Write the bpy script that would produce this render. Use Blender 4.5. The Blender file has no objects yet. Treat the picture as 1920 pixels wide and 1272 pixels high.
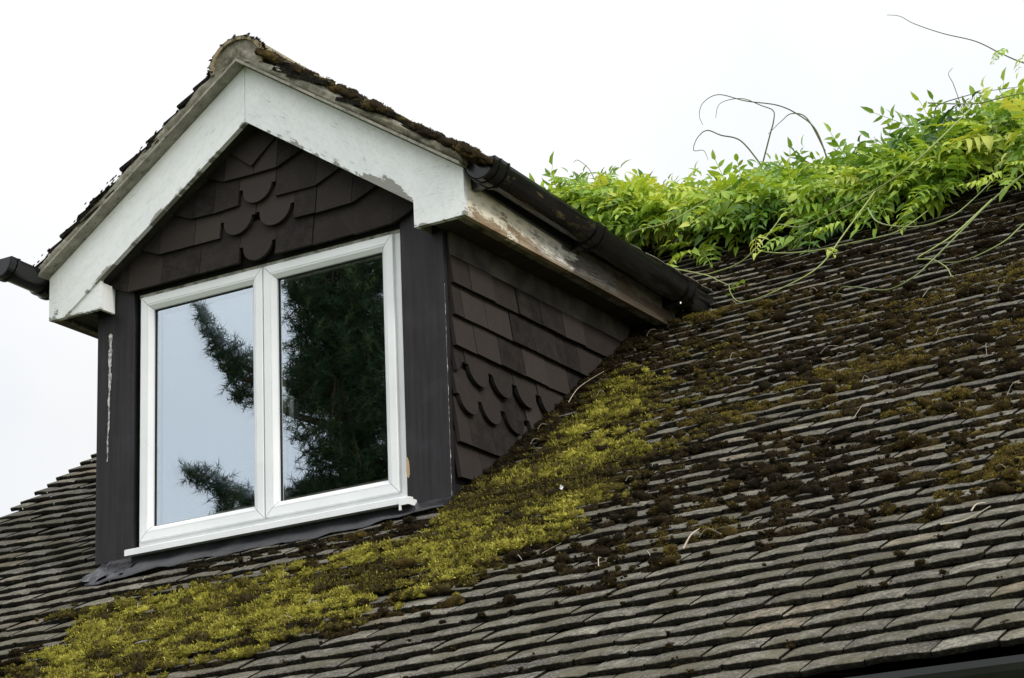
import bpy, bmesh, math, random
import numpy as np
from mathutils import Vector, Matrix, noise as mnoise

random.seed(7)
rng = np.random.default_rng(7)
scene = bpy.context.scene
COL = scene.collection
PI = math.pi

# ------------------------------------------------------------------ camera
CAM = np.array([4.8424, -6.5499, -2.2074])
yaw, pit, rol, fpx = -.5257, .3130, -.0441, 4402.5
cF = np.array([math.sin(yaw)*math.cos(pit), math.cos(yaw)*math.cos(pit), math.sin(pit)])
cr = np.array([math.cos(yaw), -math.sin(yaw), 0.])
cu = np.cross(cr, cF)
cR = math.cos(rol)*cr + math.sin(rol)*cu
cU = -math.sin(rol)*cr + math.cos(rol)*cu
cam_d = bpy.data.cameras.new('camera')
cam = bpy.data.objects.new('camera', cam_d)
COL.objects.link(cam)
cam.matrix_world = Matrix(((cR[0], cU[0], -cF[0], CAM[0]), (cR[1], cU[1], -cF[1], CAM[1]),
                           (cR[2], cU[2], -cF[2], CAM[2]), (0, 0, 0, 1)))
cam_d.sensor_fit = 'HORIZONTAL'
cam_d.sensor_width = 36.0
cam_d.lens = fpx/1920*36.0
cam_d.clip_start = .1
cam_d.clip_end = 2000
scene.camera = cam

# ------------------------------------------------------------------ light
SUN = Vector((.86, -.20, .60)).normalized()
SUN_EL = math.asin(SUN.z)
SUN_ROT = math.atan2(SUN.x, SUN.y)
world = bpy.data.worlds.new('World')
scene.world = world
world.use_nodes = True
wn = world.node_tree.nodes
wl = world.node_tree.links
wn.clear()
w_out = wn.new('ShaderNodeOutputWorld')
w_bg = wn.new('ShaderNodeBackground')
w_sky = wn.new('ShaderNodeTexSky')
w_sky.sky_type = 'NISHITA'
w_sky.sun_disc = False
w_sky.sun_elevation = SUN_EL
w_sky.sun_rotation = SUN_ROT
w_tc = wn.new('ShaderNodeTexCoord')
w_nz = wn.new('ShaderNodeTexNoise')
w_nz.inputs['Scale'].default_value = 3.2
w_nz.inputs['Detail'].default_value = 6
w_rp = wn.new('ShaderNodeValToRGB')                  # cloud texture
w_rp.color_ramp.elements[0].position = .36
w_rp.color_ramp.elements[0].color = (.87, .90, .955, 1)
w_rp.color_ramp.elements[1].position = .60
w_rp.color_ramp.elements[1].color = (1, 1, 1, 1)
def w_math(op, a, b):
    m_ = wn.new('ShaderNodeMath'); m_.operation = op
    for k_, v_ in enumerate((a, b)):
        if hasattr(v_, 'is_linked'): wl.new(v_, m_.inputs[k_])
        else: m_.inputs[k_].default_value = v_
    return m_.outputs[0]
w_sep = wn.new('ShaderNodeSeparateXYZ')
wl.new(w_tc.outputs['Generated'], w_sep.inputs[0])
w_el = wn.new('ShaderNodeMapRange')                  # an overcast sky is brighter overhead
w_el.inputs[1].default_value = .28; w_el.inputs[2].default_value = 1.0
w_el.inputs[3].default_value = 8.7; w_el.inputs[4].default_value = 17.0
wl.new(w_sep.outputs[2], w_el.inputs[0])
# and brighter on the side of the veiled sun
w_side = w_math('MAXIMUM', w_math('ADD', w_math('MULTIPLY', w_sep.outputs[0], .35), w_math('MULTIPLY', w_sep.outputs[1], -.95)), 0.0)
w_lum = w_math('MULTIPLY', w_el.outputs[0], w_math('ADD', w_math('MULTIPLY', w_side, .50), 1.0))
w_sc = wn.new('ShaderNodeVectorMath'); w_sc.operation = 'SCALE'
w_mx = wn.new('ShaderNodeMix')
w_mx.data_type = 'RGBA'
w_mx.inputs[0].default_value = .90        # a thick white overcast over the clear sky
wl.new(w_tc.outputs['Generated'], w_nz.inputs['Vector'])
wl.new(w_nz.outputs['Fac'], w_rp.inputs[0])
wl.new(w_rp.outputs[0], w_sc.inputs[0]); wl.new(w_lum, w_sc.inputs['Scale'])
wl.new(w_sky.outputs[0], w_mx.inputs[6])
wl.new(w_sc.outputs[0], w_mx.inputs[7])
wl.new(w_mx.outputs[2], w_bg.inputs['Color'])
w_bg.inputs['Strength'].default_value = .115
wl.new(w_bg.outputs[0], w_out.inputs[0])

sl = bpy.data.lights.new('sun', 'SUN')
sl.energy = 1.8
sl.angle = math.radians(12)
sl.color = (1.0, .95, .86)
so = bpy.data.objects.new('sun', sl)
COL.objects.link(so)
so.location = (6, -4, 9)
so.rotation_euler = (-SUN).to_track_quat('-Z', 'Y').to_euler()
scene.view_settings.view_transform = 'Standard'
scene.view_settings.look = 'None'
scene.view_settings.exposure = 0.0
scene.view_settings.gamma = 1.0
scene.render.engine = 'CYCLES'
scene.cycles.max_bounces = 10
scene.cycles.transparent_max_bounces = 12

# ------------------------------------------------------------------ scene-tree helpers
def tag(o, label=None, cat=None, group=None, kind=None):
    if label: o['label'] = label
    if cat: o['category'] = cat
    if group: o['group'] = group
    if kind: o['kind'] = kind
    return o

def thing(name, label, cat, loc=(0, 0, 0), group=None):
    o = bpy.data.objects.new(name, None)
    o.empty_display_size = .2
    COL.objects.link(o)
    o.location = loc
    return tag(o, label, cat, group)

def link(name, me, mat, parent=None):
    o = bpy.data.objects.new(name, me)
    COL.objects.link(o)
    if mat is not None: me.materials.append(mat)
    if parent is not None:
        o.parent = parent
        p = Vector((0, 0, 0))
        q = parent
        while q is not None:
            p += q.location
            q = q.parent
        o.location = -p
    return o

def np_mesh(name, V, faces, cols=None, smooth=False):
    """mesh from a vertex array and a list of (n,k) face arrays; cols = (n,4) point colours called 'tint'"""
    V = np.asarray(V, np.float32)
    me = bpy.data.meshes.new(name)
    faces = [np.asarray(f, np.int32) for f in faces if len(f)]
    nl = sum(f.size for f in faces)
    npoly = sum(len(f) for f in faces)
    me.vertices.add(len(V)); me.vertices.foreach_set('co', V.ravel())
    me.loops.add(nl); me.loops.foreach_set('vertex_index', np.concatenate([f.ravel() for f in faces]))
    tot = np.concatenate([np.full(len(f), f.shape[1], np.int32) for f in faces])
    st = np.concatenate([[0], np.cumsum(tot)[:-1]]).astype(np.int32)
    me.polygons.add(npoly)
    me.polygons.foreach_set('loop_start', st)
    if smooth: me.polygons.foreach_set('use_smooth', np.ones(npoly, bool))
    me.update(calc_edges=True)
    if cols is not None:
        a = me.color_attributes.new('tint', 'FLOAT_COLOR', 'POINT')
        a.data.foreach_set('color', np.asarray(cols, np.float32).ravel())
    me.validate()
    return me

class MB:
    """collects simple shapes; build() links them as ONE mesh object"""
    def __init__(s): s.v = []; s.f = []; s.c = []
    def add(s, vs, fs, c=None):
        b = len(s.v)
        s.v += [tuple(v) for v in vs]
        s.f += [tuple(i+b for i in f) for f in fs]
        s.c += list(c) if c is not None else [(.5, .5, .5, 1)]*len(vs)
    def box(s, x0, x1, y0, y1, z0, z1, bev=0.0):
        if x0 > x1: x0, x1 = x1, x0
        s.add([(x0,y0,z0),(x1,y0,z0),(x1,y1,z0),(x0,y1,z0),(x0,y0,z1),(x1,y0,z1),(x1,y1,z1),(x0,y1,z1)],
              [(0,3,2,1),(4,5,6,7),(0,1,5,4),(1,2,6,5),(2,3,7,6),(3,0,4,7)])
    def prism(s, poly, y0, y1):
        """polygon of (x,z) points extruded from y0 (front) to y1"""
        n = len(poly)
        a = sum(poly[i][0]*poly[(i+1)%n][1]-poly[(i+1)%n][0]*poly[i][1] for i in range(n))
        if a < 0: poly = poly[::-1]
        vs = [(x, y0, z) for x, z in poly]+[(x, y1, z) for x, z in poly]
        fs = [tuple(range(n)), tuple(range(2*n-1, n-1, -1))]
        fs += [(i, i+n, (i+1)%n+n, (i+1)%n) for i in range(n)]
        s.add(vs, fs)
    def tube(s, pts, r0, r1=None, k=6, c=None):
        r1 = r0 if r1 is None else r1
        P = [Vector(p) for p in pts]
        rings = []
        up = Vector((.13, .31, .94))
        for i, p in enumerate(P):
            d = (P[min(i+1, len(P)-1)]-P[max(i-1, 0)])
            if d.length < 1e-9: d = Vector((0, 0, 1))
            d.normalize()
            a = d.cross(up)
            if a.length < .05: a = d.cross(Vector((1, 0, 0)))
            a.normalize(); b = d.cross(a)
            r = r0+(r1-r0)*i/max(1, len(P)-1)
            rings.append([p+(a*math.cos(2*PI*j/k)+b*math.sin(2*PI*j/k))*r for j in range(k)])
        vs = [v for g in rings for v in g]
        fs = [(i*k+j, i*k+(j+1)%k, (i+1)*k+(j+1)%k, (i+1)*k+j) for i in range(len(P)-1) for j in range(k)]
        fs += [tuple(range(k))[::-1], tuple((len(P)-1)*k+j for j in range(k))]
        s.add(vs, fs, None if c is None else [c]*len(vs))
    def build(s, name, mat, parent=None, smooth=False, bevel=0.0):
        me = bpy.data.meshes.new(name)
        me.from_pydata(s.v, [], s.f)
        a = me.color_attributes.new('tint', 'FLOAT_COLOR', 'POINT')
        a.data.foreach_set('color', np.array(s.c, np.float32).ravel())
        bm = bmesh.new(); bm.from_mesh(me)
        bmesh.ops.recalc_face_normals(bm, faces=bm.faces)
        bm.to_mesh(me); bm.free()
        if smooth:
            me.polygons.foreach_set('use_smooth', np.ones(len(me.polygons), bool))
        me.update()
        o = link(name, me, mat, parent)
        if bevel:
            b = o.modifiers.new('bevel', 'BEVEL'); b.width = bevel; b.segments = 2; b.limit_method = 'ANGLE'
        return o

def smooth_line(pts, n=6):
    """Catmull-Rom through the points"""
    P = [Vector(p) for p in pts]
    out = []
    for i in range(len(P)-1):
        p0 = P[max(i-1, 0)]; p1 = P[i]; p2 = P[i+1]; p3 = P[min(i+2, len(P)-1)]
        for k in range(n):
            t = k/n
            out.append(.5*((2*p1)+(p2-p0)*t+(2*p0-5*p1+4*p2-p3)*t*t+(3*p1-p0-3*p2+p3)*t*t*t))
    out.append(P[-1])
    return out

# ------------------------------------------------------------------ material helpers
class NT:
    def __init__(s, name):
        s.m = bpy.data.materials.new(name); s.m.use_nodes = True
        s.n = s.m.node_tree.nodes; s.l = s.m.node_tree.links
        s.b = s.n['Principled BSDF']; s.out = s.n['Material Output']
    def _in(s, sock, v):
        if v is None: return
        if hasattr(v, 'is_linked'): s.l.new(v, sock)
        else:
            if sock.type == 'RGBA' and len(v) == 3: v = (*v, 1)
            sock.default_value = v
    def coord(s, kind='Object', scale=(1, 1, 1)):
        t = s.n.new('ShaderNodeTexCoord'); mp = s.n.new('ShaderNodeMapping')
        s.l.new(t.outputs[kind], mp.inputs[0]); mp.inputs['Scale'].default_value = scale
        return mp.outputs[0]
    def attr(s, name='tint'):
        a = s.n.new('ShaderNodeAttribute'); a.attribute_name = name
        q = s.n.new('ShaderNodeSeparateColor'); s.l.new(a.outputs['Color'], q.inputs[0])
        return q.outputs[0], q.outputs[1], q.outputs[2], a.outputs['Color']
    def noise(s, vec, scale, detail=4, rough=.55, dist=0.0):
        t = s.n.new('ShaderNodeTexNoise')
        if vec is not None: s.l.new(vec, t.inputs['Vector'])
        t.inputs['Scale'].default_value = scale; t.inputs['Detail'].default_value = detail
        t.inputs['Roughness'].default_value = rough; t.inputs['Distortion'].default_value = dist
        return t.outputs['Fac']
    def ramp(s, fac, a, b, ca=(0, 0, 0), cb=(1, 1, 1)):
        r = s.n.new('ShaderNodeValToRGB'); s.l.new(fac, r.inputs[0])
        e = r.color_ramp.elements
        e[0].position = a; e[1].position = b
        e[0].color = (*ca, 1); e[1].color = (*cb, 1)
        return r.outputs[0]
    def math(s, op, a, b=None, clamp=False):
        t = s.n.new('ShaderNodeMath'); t.operation = op; t.use_clamp = clamp
        s._in(t.inputs[0], a)
        if b is not None: s._in(t.inputs[1], b)
        return t.outputs[0]
    def mix(s, fac, a, b, mode='MIX'):
        t = s.n.new('ShaderNodeMix'); t.data_type = 'RGBA'; t.blend_type = mode
        s._in(t.inputs[0], fac); s._in(t.inputs[6], a); s._in(t.inputs[7], b)
        return t.outputs[2]
    def bump(s, h, strength=.3, dist=.01):
        t = s.n.new('ShaderNodeBump'); t.inputs['Strength'].default_value = strength
        t.inputs['Distance'].default_value = dist
        s.l.new(h, t.inputs['Height']); s.l.new(t.outputs[0], s.b.inputs['Normal'])
    def done(s, col, rough=.8, spec=.5, metal=0.0):
        s._in(s.b.inputs['Base Color'], col); s._in(s.b.inputs['Roughness'], rough)
        s.b.inputs['Specular IOR Level'].default_value = spec
        s.b.inputs['Metallic'].default_value = metal
        return s.m

def comb(t, x, y, z=0.0):
    c = t.n.new('ShaderNodeCombineXYZ')
    t._in(c.inputs[0], x); t._in(c.inputs[1], y); t._in(c.inputs[2], z)
    return c.outputs[0]

M = {}
# weathered concrete plain roof tiles. tint: r = tone of this tile, g = tan share, b = 1 on the tail edge
t = NT('weathered_roof_tile'); c = t.coord(); r, g, b, _ = t.attr()
base = t.mix(r, (.066, .062, .055), (.272, .257, .208))
base = t.mix(t.math('MULTIPLY', g, .75), base, (.30, .235, .155))
n1 = t.noise(c, 26, 5, .68); n2 = t.noise(c, 120, 3, .75); n3 = t.noise(c, 7, 3)
base = t.mix(t.ramp(n1, .40, .60), base, t.mix(.72, base, (.045, .043, .038)), 'MIX')
base = t.mix(t.math('MULTIPLY', t.ramp(n2, .53, .61), .70), base, (.040, .037, .032))
base = t.mix(t.math('MULTIPLY', t.ramp(n2, .38, .45, (1, 1, 1), (0, 0, 0)), .42), base, (.40, .38, .32))
base = t.mix(t.math('MULTIPLY', t.ramp(n3, .45, .62), .6), base, (.095, .088, .055))
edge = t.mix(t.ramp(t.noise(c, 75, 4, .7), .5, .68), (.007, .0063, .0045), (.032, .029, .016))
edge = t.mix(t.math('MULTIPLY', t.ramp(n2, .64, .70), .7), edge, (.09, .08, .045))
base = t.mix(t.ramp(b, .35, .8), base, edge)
t.bump(t.math('ADD', t.math('MULTIPLY', n2, .4), n1), .55, .006)
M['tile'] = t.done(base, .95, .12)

# dark brown hung tiles
t = NT('dark_hung_tile'); c = t.coord(); r, g, b, _ = t.attr()
base = t.mix(r, (.010, .0082, .0076), (.042, .034, .030))
n1 = t.noise(c, 22, 5, .65); n2 = t.noise(c, 130, 3, .75); n3 = t.noise(c, 55, 5, .75)
base = t.mix(t.math('MULTIPLY', t.ramp(n1, .42, .70), .7), base, (.034, .0275, .0245))
base = t.mix(t.math('MULTIPLY', t.ramp(n2, .58, .68), .35), base, (.065, .055, .049))
base = t.mix(t.math('MULTIPLY', t.ramp(n3, .65, .74), .4), base, (.12, .108, .10))
base = t.mix(t.math('MULTIPLY', b, .6), base, (.016, .013, .012))
t.bump(t.math('ADD', t.math('MULTIPLY', n2, .6), n1), .35, .004)
M['hung'] = t.done(base, .88, .18)

# painted boards. tint: r = along the board (m), g = 0 at lower edge .. 1 at upper edge, b = how worn
def paint_mat(name, wear_col, wear2):
    t = NT(name); r, g, b, _ = t.attr()
    v = comb(t, r, g, t.math('MULTIPLY', b, 3.0))
    vs = t.n.new('ShaderNodeMapping'); t.l.new(v, vs.inputs[0]); vs.inputs['Scale'].default_value = (5.0, 1.4, 1)
    vf = t.n.new('ShaderNodeMapping'); t.l.new(v, vf.inputs[0]); vf.inputs['Scale'].default_value = (14, 34, 1)
    n1 = t.noise(vs.outputs[0], 1.3, 7, .62); n2 = t.noise(vf.outputs[0], 1.0, 5, .7); n3 = t.noise(v, 3, 3)
    low = t.math('MULTIPLY', t.math('SUBTRACT', 1.0, t.math('MULTIPLY', g, 2.6), True), .36)
    peel = t.ramp(t.math('ADD', t.math('ADD', t.math('ADD', t.math('MULTIPLY', n1, .8), t.math('MULTIPLY', n2, .26)), low), t.math('MULTIPLY', b, .5)), .865, .880)
    crack = t.ramp(t.math('ADD', n2, t.math('MULTIPLY', b, .10)), .60, .65)
    white = t.mix(t.ramp(n3, .35, .75), (.82, .835, .83), (.74, .765, .765))
    white = t.mix(t.math('MULTIPLY', t.ramp(t.noise(vs.outputs[0], 9, 4), .45, .75), .4), white, (.60, .60, .55))
    wood = t.mix(n2, wear_col, wear2)
    col = t.mix(peel, white, wood)
    col = t.mix(t.math('MULTIPLY', crack, t.math('MULTIPLY', t.ramp(n3, .45, .6), .8)), col, (.22, .215, .195))
    t.bump(t.math('ADD', t.math('MULTIPLY', peel, -1.0), t.math('MULTIPLY', n2, .4)), .5, .004)
    return t.done(col, .55, .4)
M['paint'] = paint_mat('flaking_white_paint', (.17, .165, .14), (.34, .33, .29))

# fascia along the right eaves: bare rotten wood with cream and white flakes
t = NT('rotten_fascia_paint'); r, g, b, _ = t.attr()
v = comb(t, r, g)
vs = t.n.new('ShaderNodeMapping'); t.l.new(v, vs.inputs[0]); vs.inputs['Scale'].default_value = (7, 3.2, 1)
vf = t.n.new('ShaderNodeMapping'); t.l.new(v, vf.inputs[0]); vf.inputs['Scale'].default_value = (20, 26, 1)
n1 = t.noise(vs.outputs[0], 1.0, 7, .66); n2 = t.noise(vf.outputs[0], 1.0, 5, .7); n3 = t.noise(v, 5.5, 4)
wood = t.mix(n2, (.12, .078, .045), (.44, .32, .20))
wood = t.mix(t.ramp(n3, .40, .62), wood, t.mix(n2, (.30, .21, .13), (.66, .54, .40)))
dirt = t.ramp(t.noise(vs.outputs[0], 1.9, 5), .50, .66)
cream = t.ramp(t.math('ADD', t.math('ADD', n1, t.math('MULTIPLY', g, .34)), t.math('MULTIPLY', r, -.10)), .535, .55)
col = t.mix(cream, wood, (.86, .80, .64))  # cream paint, made paler and broader to stand in for sun past the gutter
mid = t.math('MULTIPLY', t.ramp(r, .30, .60), t.ramp(r, .98, 1.12, (1, 1, 1), (0, 0, 0)))
flake = t.math('MULTIPLY', t.ramp(n2, .44, .47), t.math('MULTIPLY', mid, t.ramp(g, .02, .12)))
col = t.mix(flake, col, (.80, .80, .76))
col = t.mix(t.math('MULTIPLY', dirt, .5), col, (.07, .045, .025))
far = t.ramp(t.math('ADD', r, t.math('MULTIPLY', n1, .7)), .95, 1.35)  # far end darkened: gutter and moss shadow painted in, along with dirt
col = t.mix(t.math('MULTIPLY', far, .85), col, (.055, .045, .032))
t.bump(t.math('ADD', cream, t.math('ADD', flake, n2)), .7, .004)
M['fascia'] = t.done(col, .7, .3)

t = NT('dark_stained_soffit'); c = t.coord('Object', (3, 22, 22)); n1 = t.noise(c, 2.2, 5)
M['soffit'] = t.done(t.mix(t.ramp(n1, .4, .7), (.030, .026, .021), (.055, .050, .042)), .75, .3)
t = NT('dark_cheek_trim'); c = t.coord(); M['cheektrim'] = t.done(t.mix(t.ramp(t.noise(c, 9, 5), .4, .65), (.035, .031, .026), (.085, .078, .062)), .8, .3)
t = NT('dirty_soffit_trim'); c = t.coord(); n1 = t.noise(c, 18, 6, .7)
M['trim'] = t.done(t.mix(t.ramp(n1, .42, .62), (.20, .19, .155), (.05, .042, .034)), .8, .3)

t = NT('white_window_plastic'); c = t.coord(); n1 = t.noise(c, 4, 4); n2 = t.noise(c, 45, 4, .7)
col = t.mix(t.ramp(n1, .4, .7), (.83, .84, .845), (.76, .775, .78))
col = t.mix(t.math('MULTIPLY', t.ramp(n2, .62, .74), .25), col, (.50, .48, .42))
col = t.mix(t.math('MULTIPLY', t.ramp(t.noise(t.coord('Object', (3, 3, 14)), 2.5, 6, .7), .58, .78), .2), col, (.56, .55, .50))
M['upvc'] = t.done(col, .32, .45)
t = NT('grimy_window_head'); c = t.coord(); n2 = t.noise(c, 30, 5, .7)
M['grime'] = t.done(t.mix(t.ramp(n2, .4, .65), (.52, .51, .46), (.17, .16, .125)), .7, .3)
t = NT('black_gasket'); M['gasket'] = t.done((.012, .012, .013), .6, .3)

# dark painted corner boards with streaks; a lime run and one bare patch
t = NT('dark_grey_board'); c = t.coord('Object', (30, 30, 1.6)); n1 = t.noise(c, 1.4, 5, .6)
c2 = t.coord(); n2 = t.noise(c2, 9, 4); n3 = t.noise(c2, 120, 3, .7); n4 = t.noise(c2, 17, 3)
col = t.mix(t.ramp(n1, .35, .70), (.006, .0050, .0058), (.020, .0178, .0212))
col = t.mix(t.math('MULTIPLY', t.ramp(n2, .50, .75), .35), col, (.040, .037, .043))
col = t.mix(t.math('MULTIPLY', t.ramp(n4, .66, .72), .45), col, (.028, .026, .03))
col = t.mix(t.math('MULTIPLY', t.ramp(n3, .74, .80), .5), col, (.33, .33, .32))
t.bump(n1, .25, .004)
M['post'] = t.done(col, .55, .3)
t = NT('lime_run'); c = t.coord(); n1 = t.noise(c, 60, 4, .7)
M['lime'] = t.done(t.mix(t.ramp(n1, .4, .6), (.20, .20, .20), (.62, .62, .60)), .9, .2)
t = NT('bare_split_wood'); c = t.coord('Object', (60, 60, 8)); n1 = t.noise(c, 1, 4)
M['bare'] = t.done(t.mix(n1, (.30, .19, .10), (.60, .45, .28)), .8, .2)

t = NT('lead_flashing'); c = t.coord('Object', (1, 1, 1)); n1 = t.noise(c, 14, 5, .65); n2 = t.noise(c, 90, 3, .7)
col = t.mix(t.ramp(n1, .36, .7), (.008, .008, .010), (.030, .030, .036))
col = t.mix(t.math('MULTIPLY', t.ramp(n2, .66, .74), .5), col, (.32, .32, .32))
t.bump(n1, .4, .01)
M['lead'] = t.done(col, .36, .5)

t = NT('old_mortar'); c = t.coord(); n1 = t.noise(c, 11, 6, .68); n2 = t.noise(c, 70, 4, .7)
col = t.mix(t.ramp(n1, .33, .6), (.13, .118, .085), (.36, .34, .275))
col = t.mix(t.math('MULTIPLY', t.ramp(t.noise(c, 6, 6, .7), .48, .62), .85), col, (.075, .068, .038))
col = t.mix(t.math('MULTIPLY', t.ramp(n2, .60, .70), .6), col, (.10, .095, .08))
t.bump(t.math('ADD', n1, t.math('MULTIPLY', n2, .5)), .7, .012)
M['mortar'] = t.done(col, .95, .2)
t = NT('undercloak_board'); c = t.coord(); n1 = t.noise(c, 13, 6, .7)
col = t.mix(t.ramp(n1, .36, .64), (.19, .18, .145), (.36, .345, .29))
M['cloak'] = t.done(t.mix(t.math('MULTIPLY', t.ramp(t.noise(c, 35, 4, .7), .56, .68), .7), col, (.06, .058, .04)), .9, .2)
t = NT('ridge_tile_clay'); c = t.coord(); n1 = t.noise(c, 12, 6, .7); n2 = t.noise(c, 60, 4, .7)
col = t.mix(t.ramp(n1, .38, .62), (.34, .26, .15), (.20, .185, .14))
M['ridge'] = t.done(t.mix(t.math('MULTIPLY', t.ramp(n2, .47, .6), .85), col, (.045, .042, .03)), .92, .2)

t = NT('black_gutter_plastic'); c = t.coord('Object', (16, 5, 16)); c2 = t.coord()
n1 = t.noise(c, 1.6, 6, .68); n2 = t.noise(c2, 70, 3, .7)
sx = t.n.new('ShaderNodeSeparateXYZ'); t.l.new(c2, sx.inputs[0])
near = t.ramp(sx.outputs[1], .25, .75, (1, 1, 1), (0, 0, 0))
alg = t.math('MULTIPLY', t.ramp(n1, .56, .64), t.math('MULTIPLY', near, t.ramp(sx.outputs[1], -.7, -.6)))
col = t.mix(t.ramp(t.noise(c2, 8, 4), .4, .7), (.004, .004, .0045), (.011, .011, .011))
col = t.mix(t.math('MULTIPLY', alg, .85), col, t.mix(t.ramp(n2, .4, .6), (.055, .045, .012), (.21, .17, .05)))
M['gutter'] = t.done(col, t.mix(alg, (.22, .22, .22), (.9, .9, .9)), .5)
t = NT('black_felt_strip'); c2 = t.coord(); M['felt'] = t.done(t.mix(t.noise(c2, 20, 4), (.010, .010, .010), (.03, .03, .029)), .42, .5)
t = NT('brass_screw'); M['screw'] = t.done((.75, .74, .72), .3, .5, 1.0)

def moss_mat(name, stops, trans=.2):
    t = NT(name); r, g, b, _ = t.attr()
    rp = t.n.new('ShaderNodeValToRGB'); t.l.new(r, rp.inputs[0])
    e = rp.color_ramp.elements
    while len(e) > 1: e.remove(e[-1])
    e[0].position = 0; e[0].color = (*stops[0][1], 1)
    for p, cc in stops[1:]:
        q = e.new(p); q.color = (*cc, 1)
    return t.done(rp.outputs[0], .95, .1)
M['moss_green'] = moss_mat('yellow_green_moss', [(0, (.022, .016, .007)), (.25, (.070, .055, .013)), (.5, (.165, .150, .022)), (.78, (.275, .250, .036)), (1, (.44, .415, .085))])
M['moss_dark'] = moss_mat('dark_brown_moss', [(0, (.012, .009, .005)), (.35, (.024, .0165, .0065)), (.65, (.056, .039, .0105)), (.88, (.12, .09, .017)), (1, (.22, .18, .03))])

def leaf_mat(name, stops, tr=.36):
    t = NT(name); r, g, b, _ = t.attr()
    rp = t.n.new('ShaderNodeValToRGB'); t.l.new(r, rp.inputs[0])
    e = rp.color_ramp.elements
    while len(e) > 1: e.remove(e[-1])
    e[0].position = 0; e[0].color = (*stops[0][1], 1)
    for p, cc in stops[1:]:
        q = e.new(p); q.color = (*cc, 1)
    t.done(rp.outputs[0], .42, .4)
    trn = t.n.new('ShaderNodeBsdfTranslucent')
    t.l.new(t.mix(1.0, rp.outputs[0], (1.25, 1.1, .55), 'MULTIPLY'), trn.inputs['Color'])
    mx = t.n.new('ShaderNodeMixShader'); mx.inputs[0].default_value = tr
    t.l.new(t.b.outputs[0], mx.inputs[1]); t.l.new(trn.outputs[0], mx.inputs[2])
    t.l.new(mx.outputs[0], t.out.inputs['Surface'])
    return t.m
M['leaf'] = leaf_mat('wisteria_leaf', [(0, (.030, .080, .022)), (.3, (.105, .225, .030)), (.6, (.25, .41, .043)), (.85, (.42, .56, .065)), (1, (.56, .62, .12))])
M['stem_green'] = leaf_mat('green_stem', [(0, (.10, .15, .035)), (1, (.36, .42, .12))], .1)
t = NT('brown_stem'); c = t.coord(); M['stem_brown'] = t.done(t.mix(t.noise(c, 60, 3), (.06, .055, .025), (.17, .17, .07)), .8, .3)
t = NT('dry_twig'); c = t.coord(); M['twig'] = t.done(t.mix(t.noise(c, 60, 3), (.30, .24, .17), (.62, .56, .46)), .8, .2)
t = NT('white_petal'); M['petal'] = t.done((.82, .80, .76), .7, .3)

# window glass: a coated outer pane that mirrors part of the sky, and a plainer inner one
def glass_mat(name, base):
    t = NT(name)
    gl = t.n.new('ShaderNodeBsdfGlossy'); gl.inputs['Roughness'].default_value = 0.0
    gl.inputs['Color'].default_value = (.80, .91, 1.0, 1)
    trp = t.n.new('ShaderNodeBsdfTransparent'); trp.inputs['Color'].default_value = (.90, .93, .92, 1)
    fr = t.n.new('ShaderNodeLayerWeight'); fr.inputs['Blend'].default_value = .25
    mx = t.n.new('ShaderNodeMixShader')
    t.l.new(t.math('ADD', t.math('MULTIPLY', fr.outputs['Facing'], .12), base), mx.inputs[0])
    t.l.new(trp.outputs[0], mx.inputs[1]); t.l.new(gl.outputs[0], mx.inputs[2])
    t.l.new(mx.outputs[0], t.out.inputs['Surface'])
    return t.m
M['glass'] = glass_mat('window_glass', .50)
M['glass_inner'] = glass_mat('inner_window_glass', .22)
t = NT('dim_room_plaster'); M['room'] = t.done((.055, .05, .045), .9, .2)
t = NT('painted_render'); c = t.coord(); M['render'] = t.done(t.mix(t.noise(c, 3, 4), (.50, .48, .43), (.62, .60, .55)), .9, .2)
t = NT('roof_underlay'); M['under'] = t.done((.012, .011, .010), .95, .1)
t = NT('lawn'); c = t.coord(); M['lawn'] = t.done(t.mix(t.noise(c, 2.0, 6), (.045, .075, .02), (.09, .12, .035)), .95, .1)
t = NT('pine_bark'); c = t.coord('Object', (6, 6, 1.5)); M['bark'] = t.done(t.mix(t.noise(c, 2, 5), (.05, .032, .02), (.15, .085, .05)), .95, .1)
M['needle'] = moss_mat('pine_needles', [(0, (.022, .040, .023)), (.6, (.045, .075, .036)), (1, (.09, .125, .05))])

# ------------------------------------------------------------------ the main roof's shape
RZ0, RP = -.2836, .6846                 # roof plane z = RZ0 + RP*y
RH = math.hypot(1, RP)
ROOF_N = np.array([0, -RP, 1])/RH
ROOF_V = np.array([0, 1, RP])/RH
Y_EAVE, Y_RIDGE = -1.478, 2.82
GAUGE, TILE_W, TILE_T = .0879, .1625, .0168
TAN = TILE_T/GAUGE

def vnoise(x, y, sc=1.0, seed=0.0):
    """cheap smooth 2-D value noise on arrays, 0..1"""
    x = np.asarray(x, float)*sc+seed*17.31; y = np.asarray(y, float)*sc+seed*7.77
    xi = np.floor(x); yi = np.floor(y); fx = x-xi; fy = y-yi
    fx = fx*fx*(3-2*fx); fy = fy*fy*(3-2*fy)
    def h(a, b):
        q = np.sin(a*127.1+b*311.7+seed*13.7)*43758.5453
        return q-np.floor(q)
    return (h(xi, yi)*(1-fx)+h(xi+1, yi)*fx)*(1-fy)+(h(xi, yi+1)*(1-fx)+h(xi+1, yi+1)*fx)*fy

def sag(x, y):
    """the old roof's unevenness, normal to its plane"""
    x = np.asarray(x, float); y = np.asarray(y, float)
    e = .013*np.maximum(x-1.2, 0) + .034*np.clip((-1.2-x)/.7, 0, 1.5)**1.4
    return e + .009*(vnoise(x, y, 1.1, 3)-.5) + .003*(vnoise(x, y, 3.5, 5)-.5)

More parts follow.
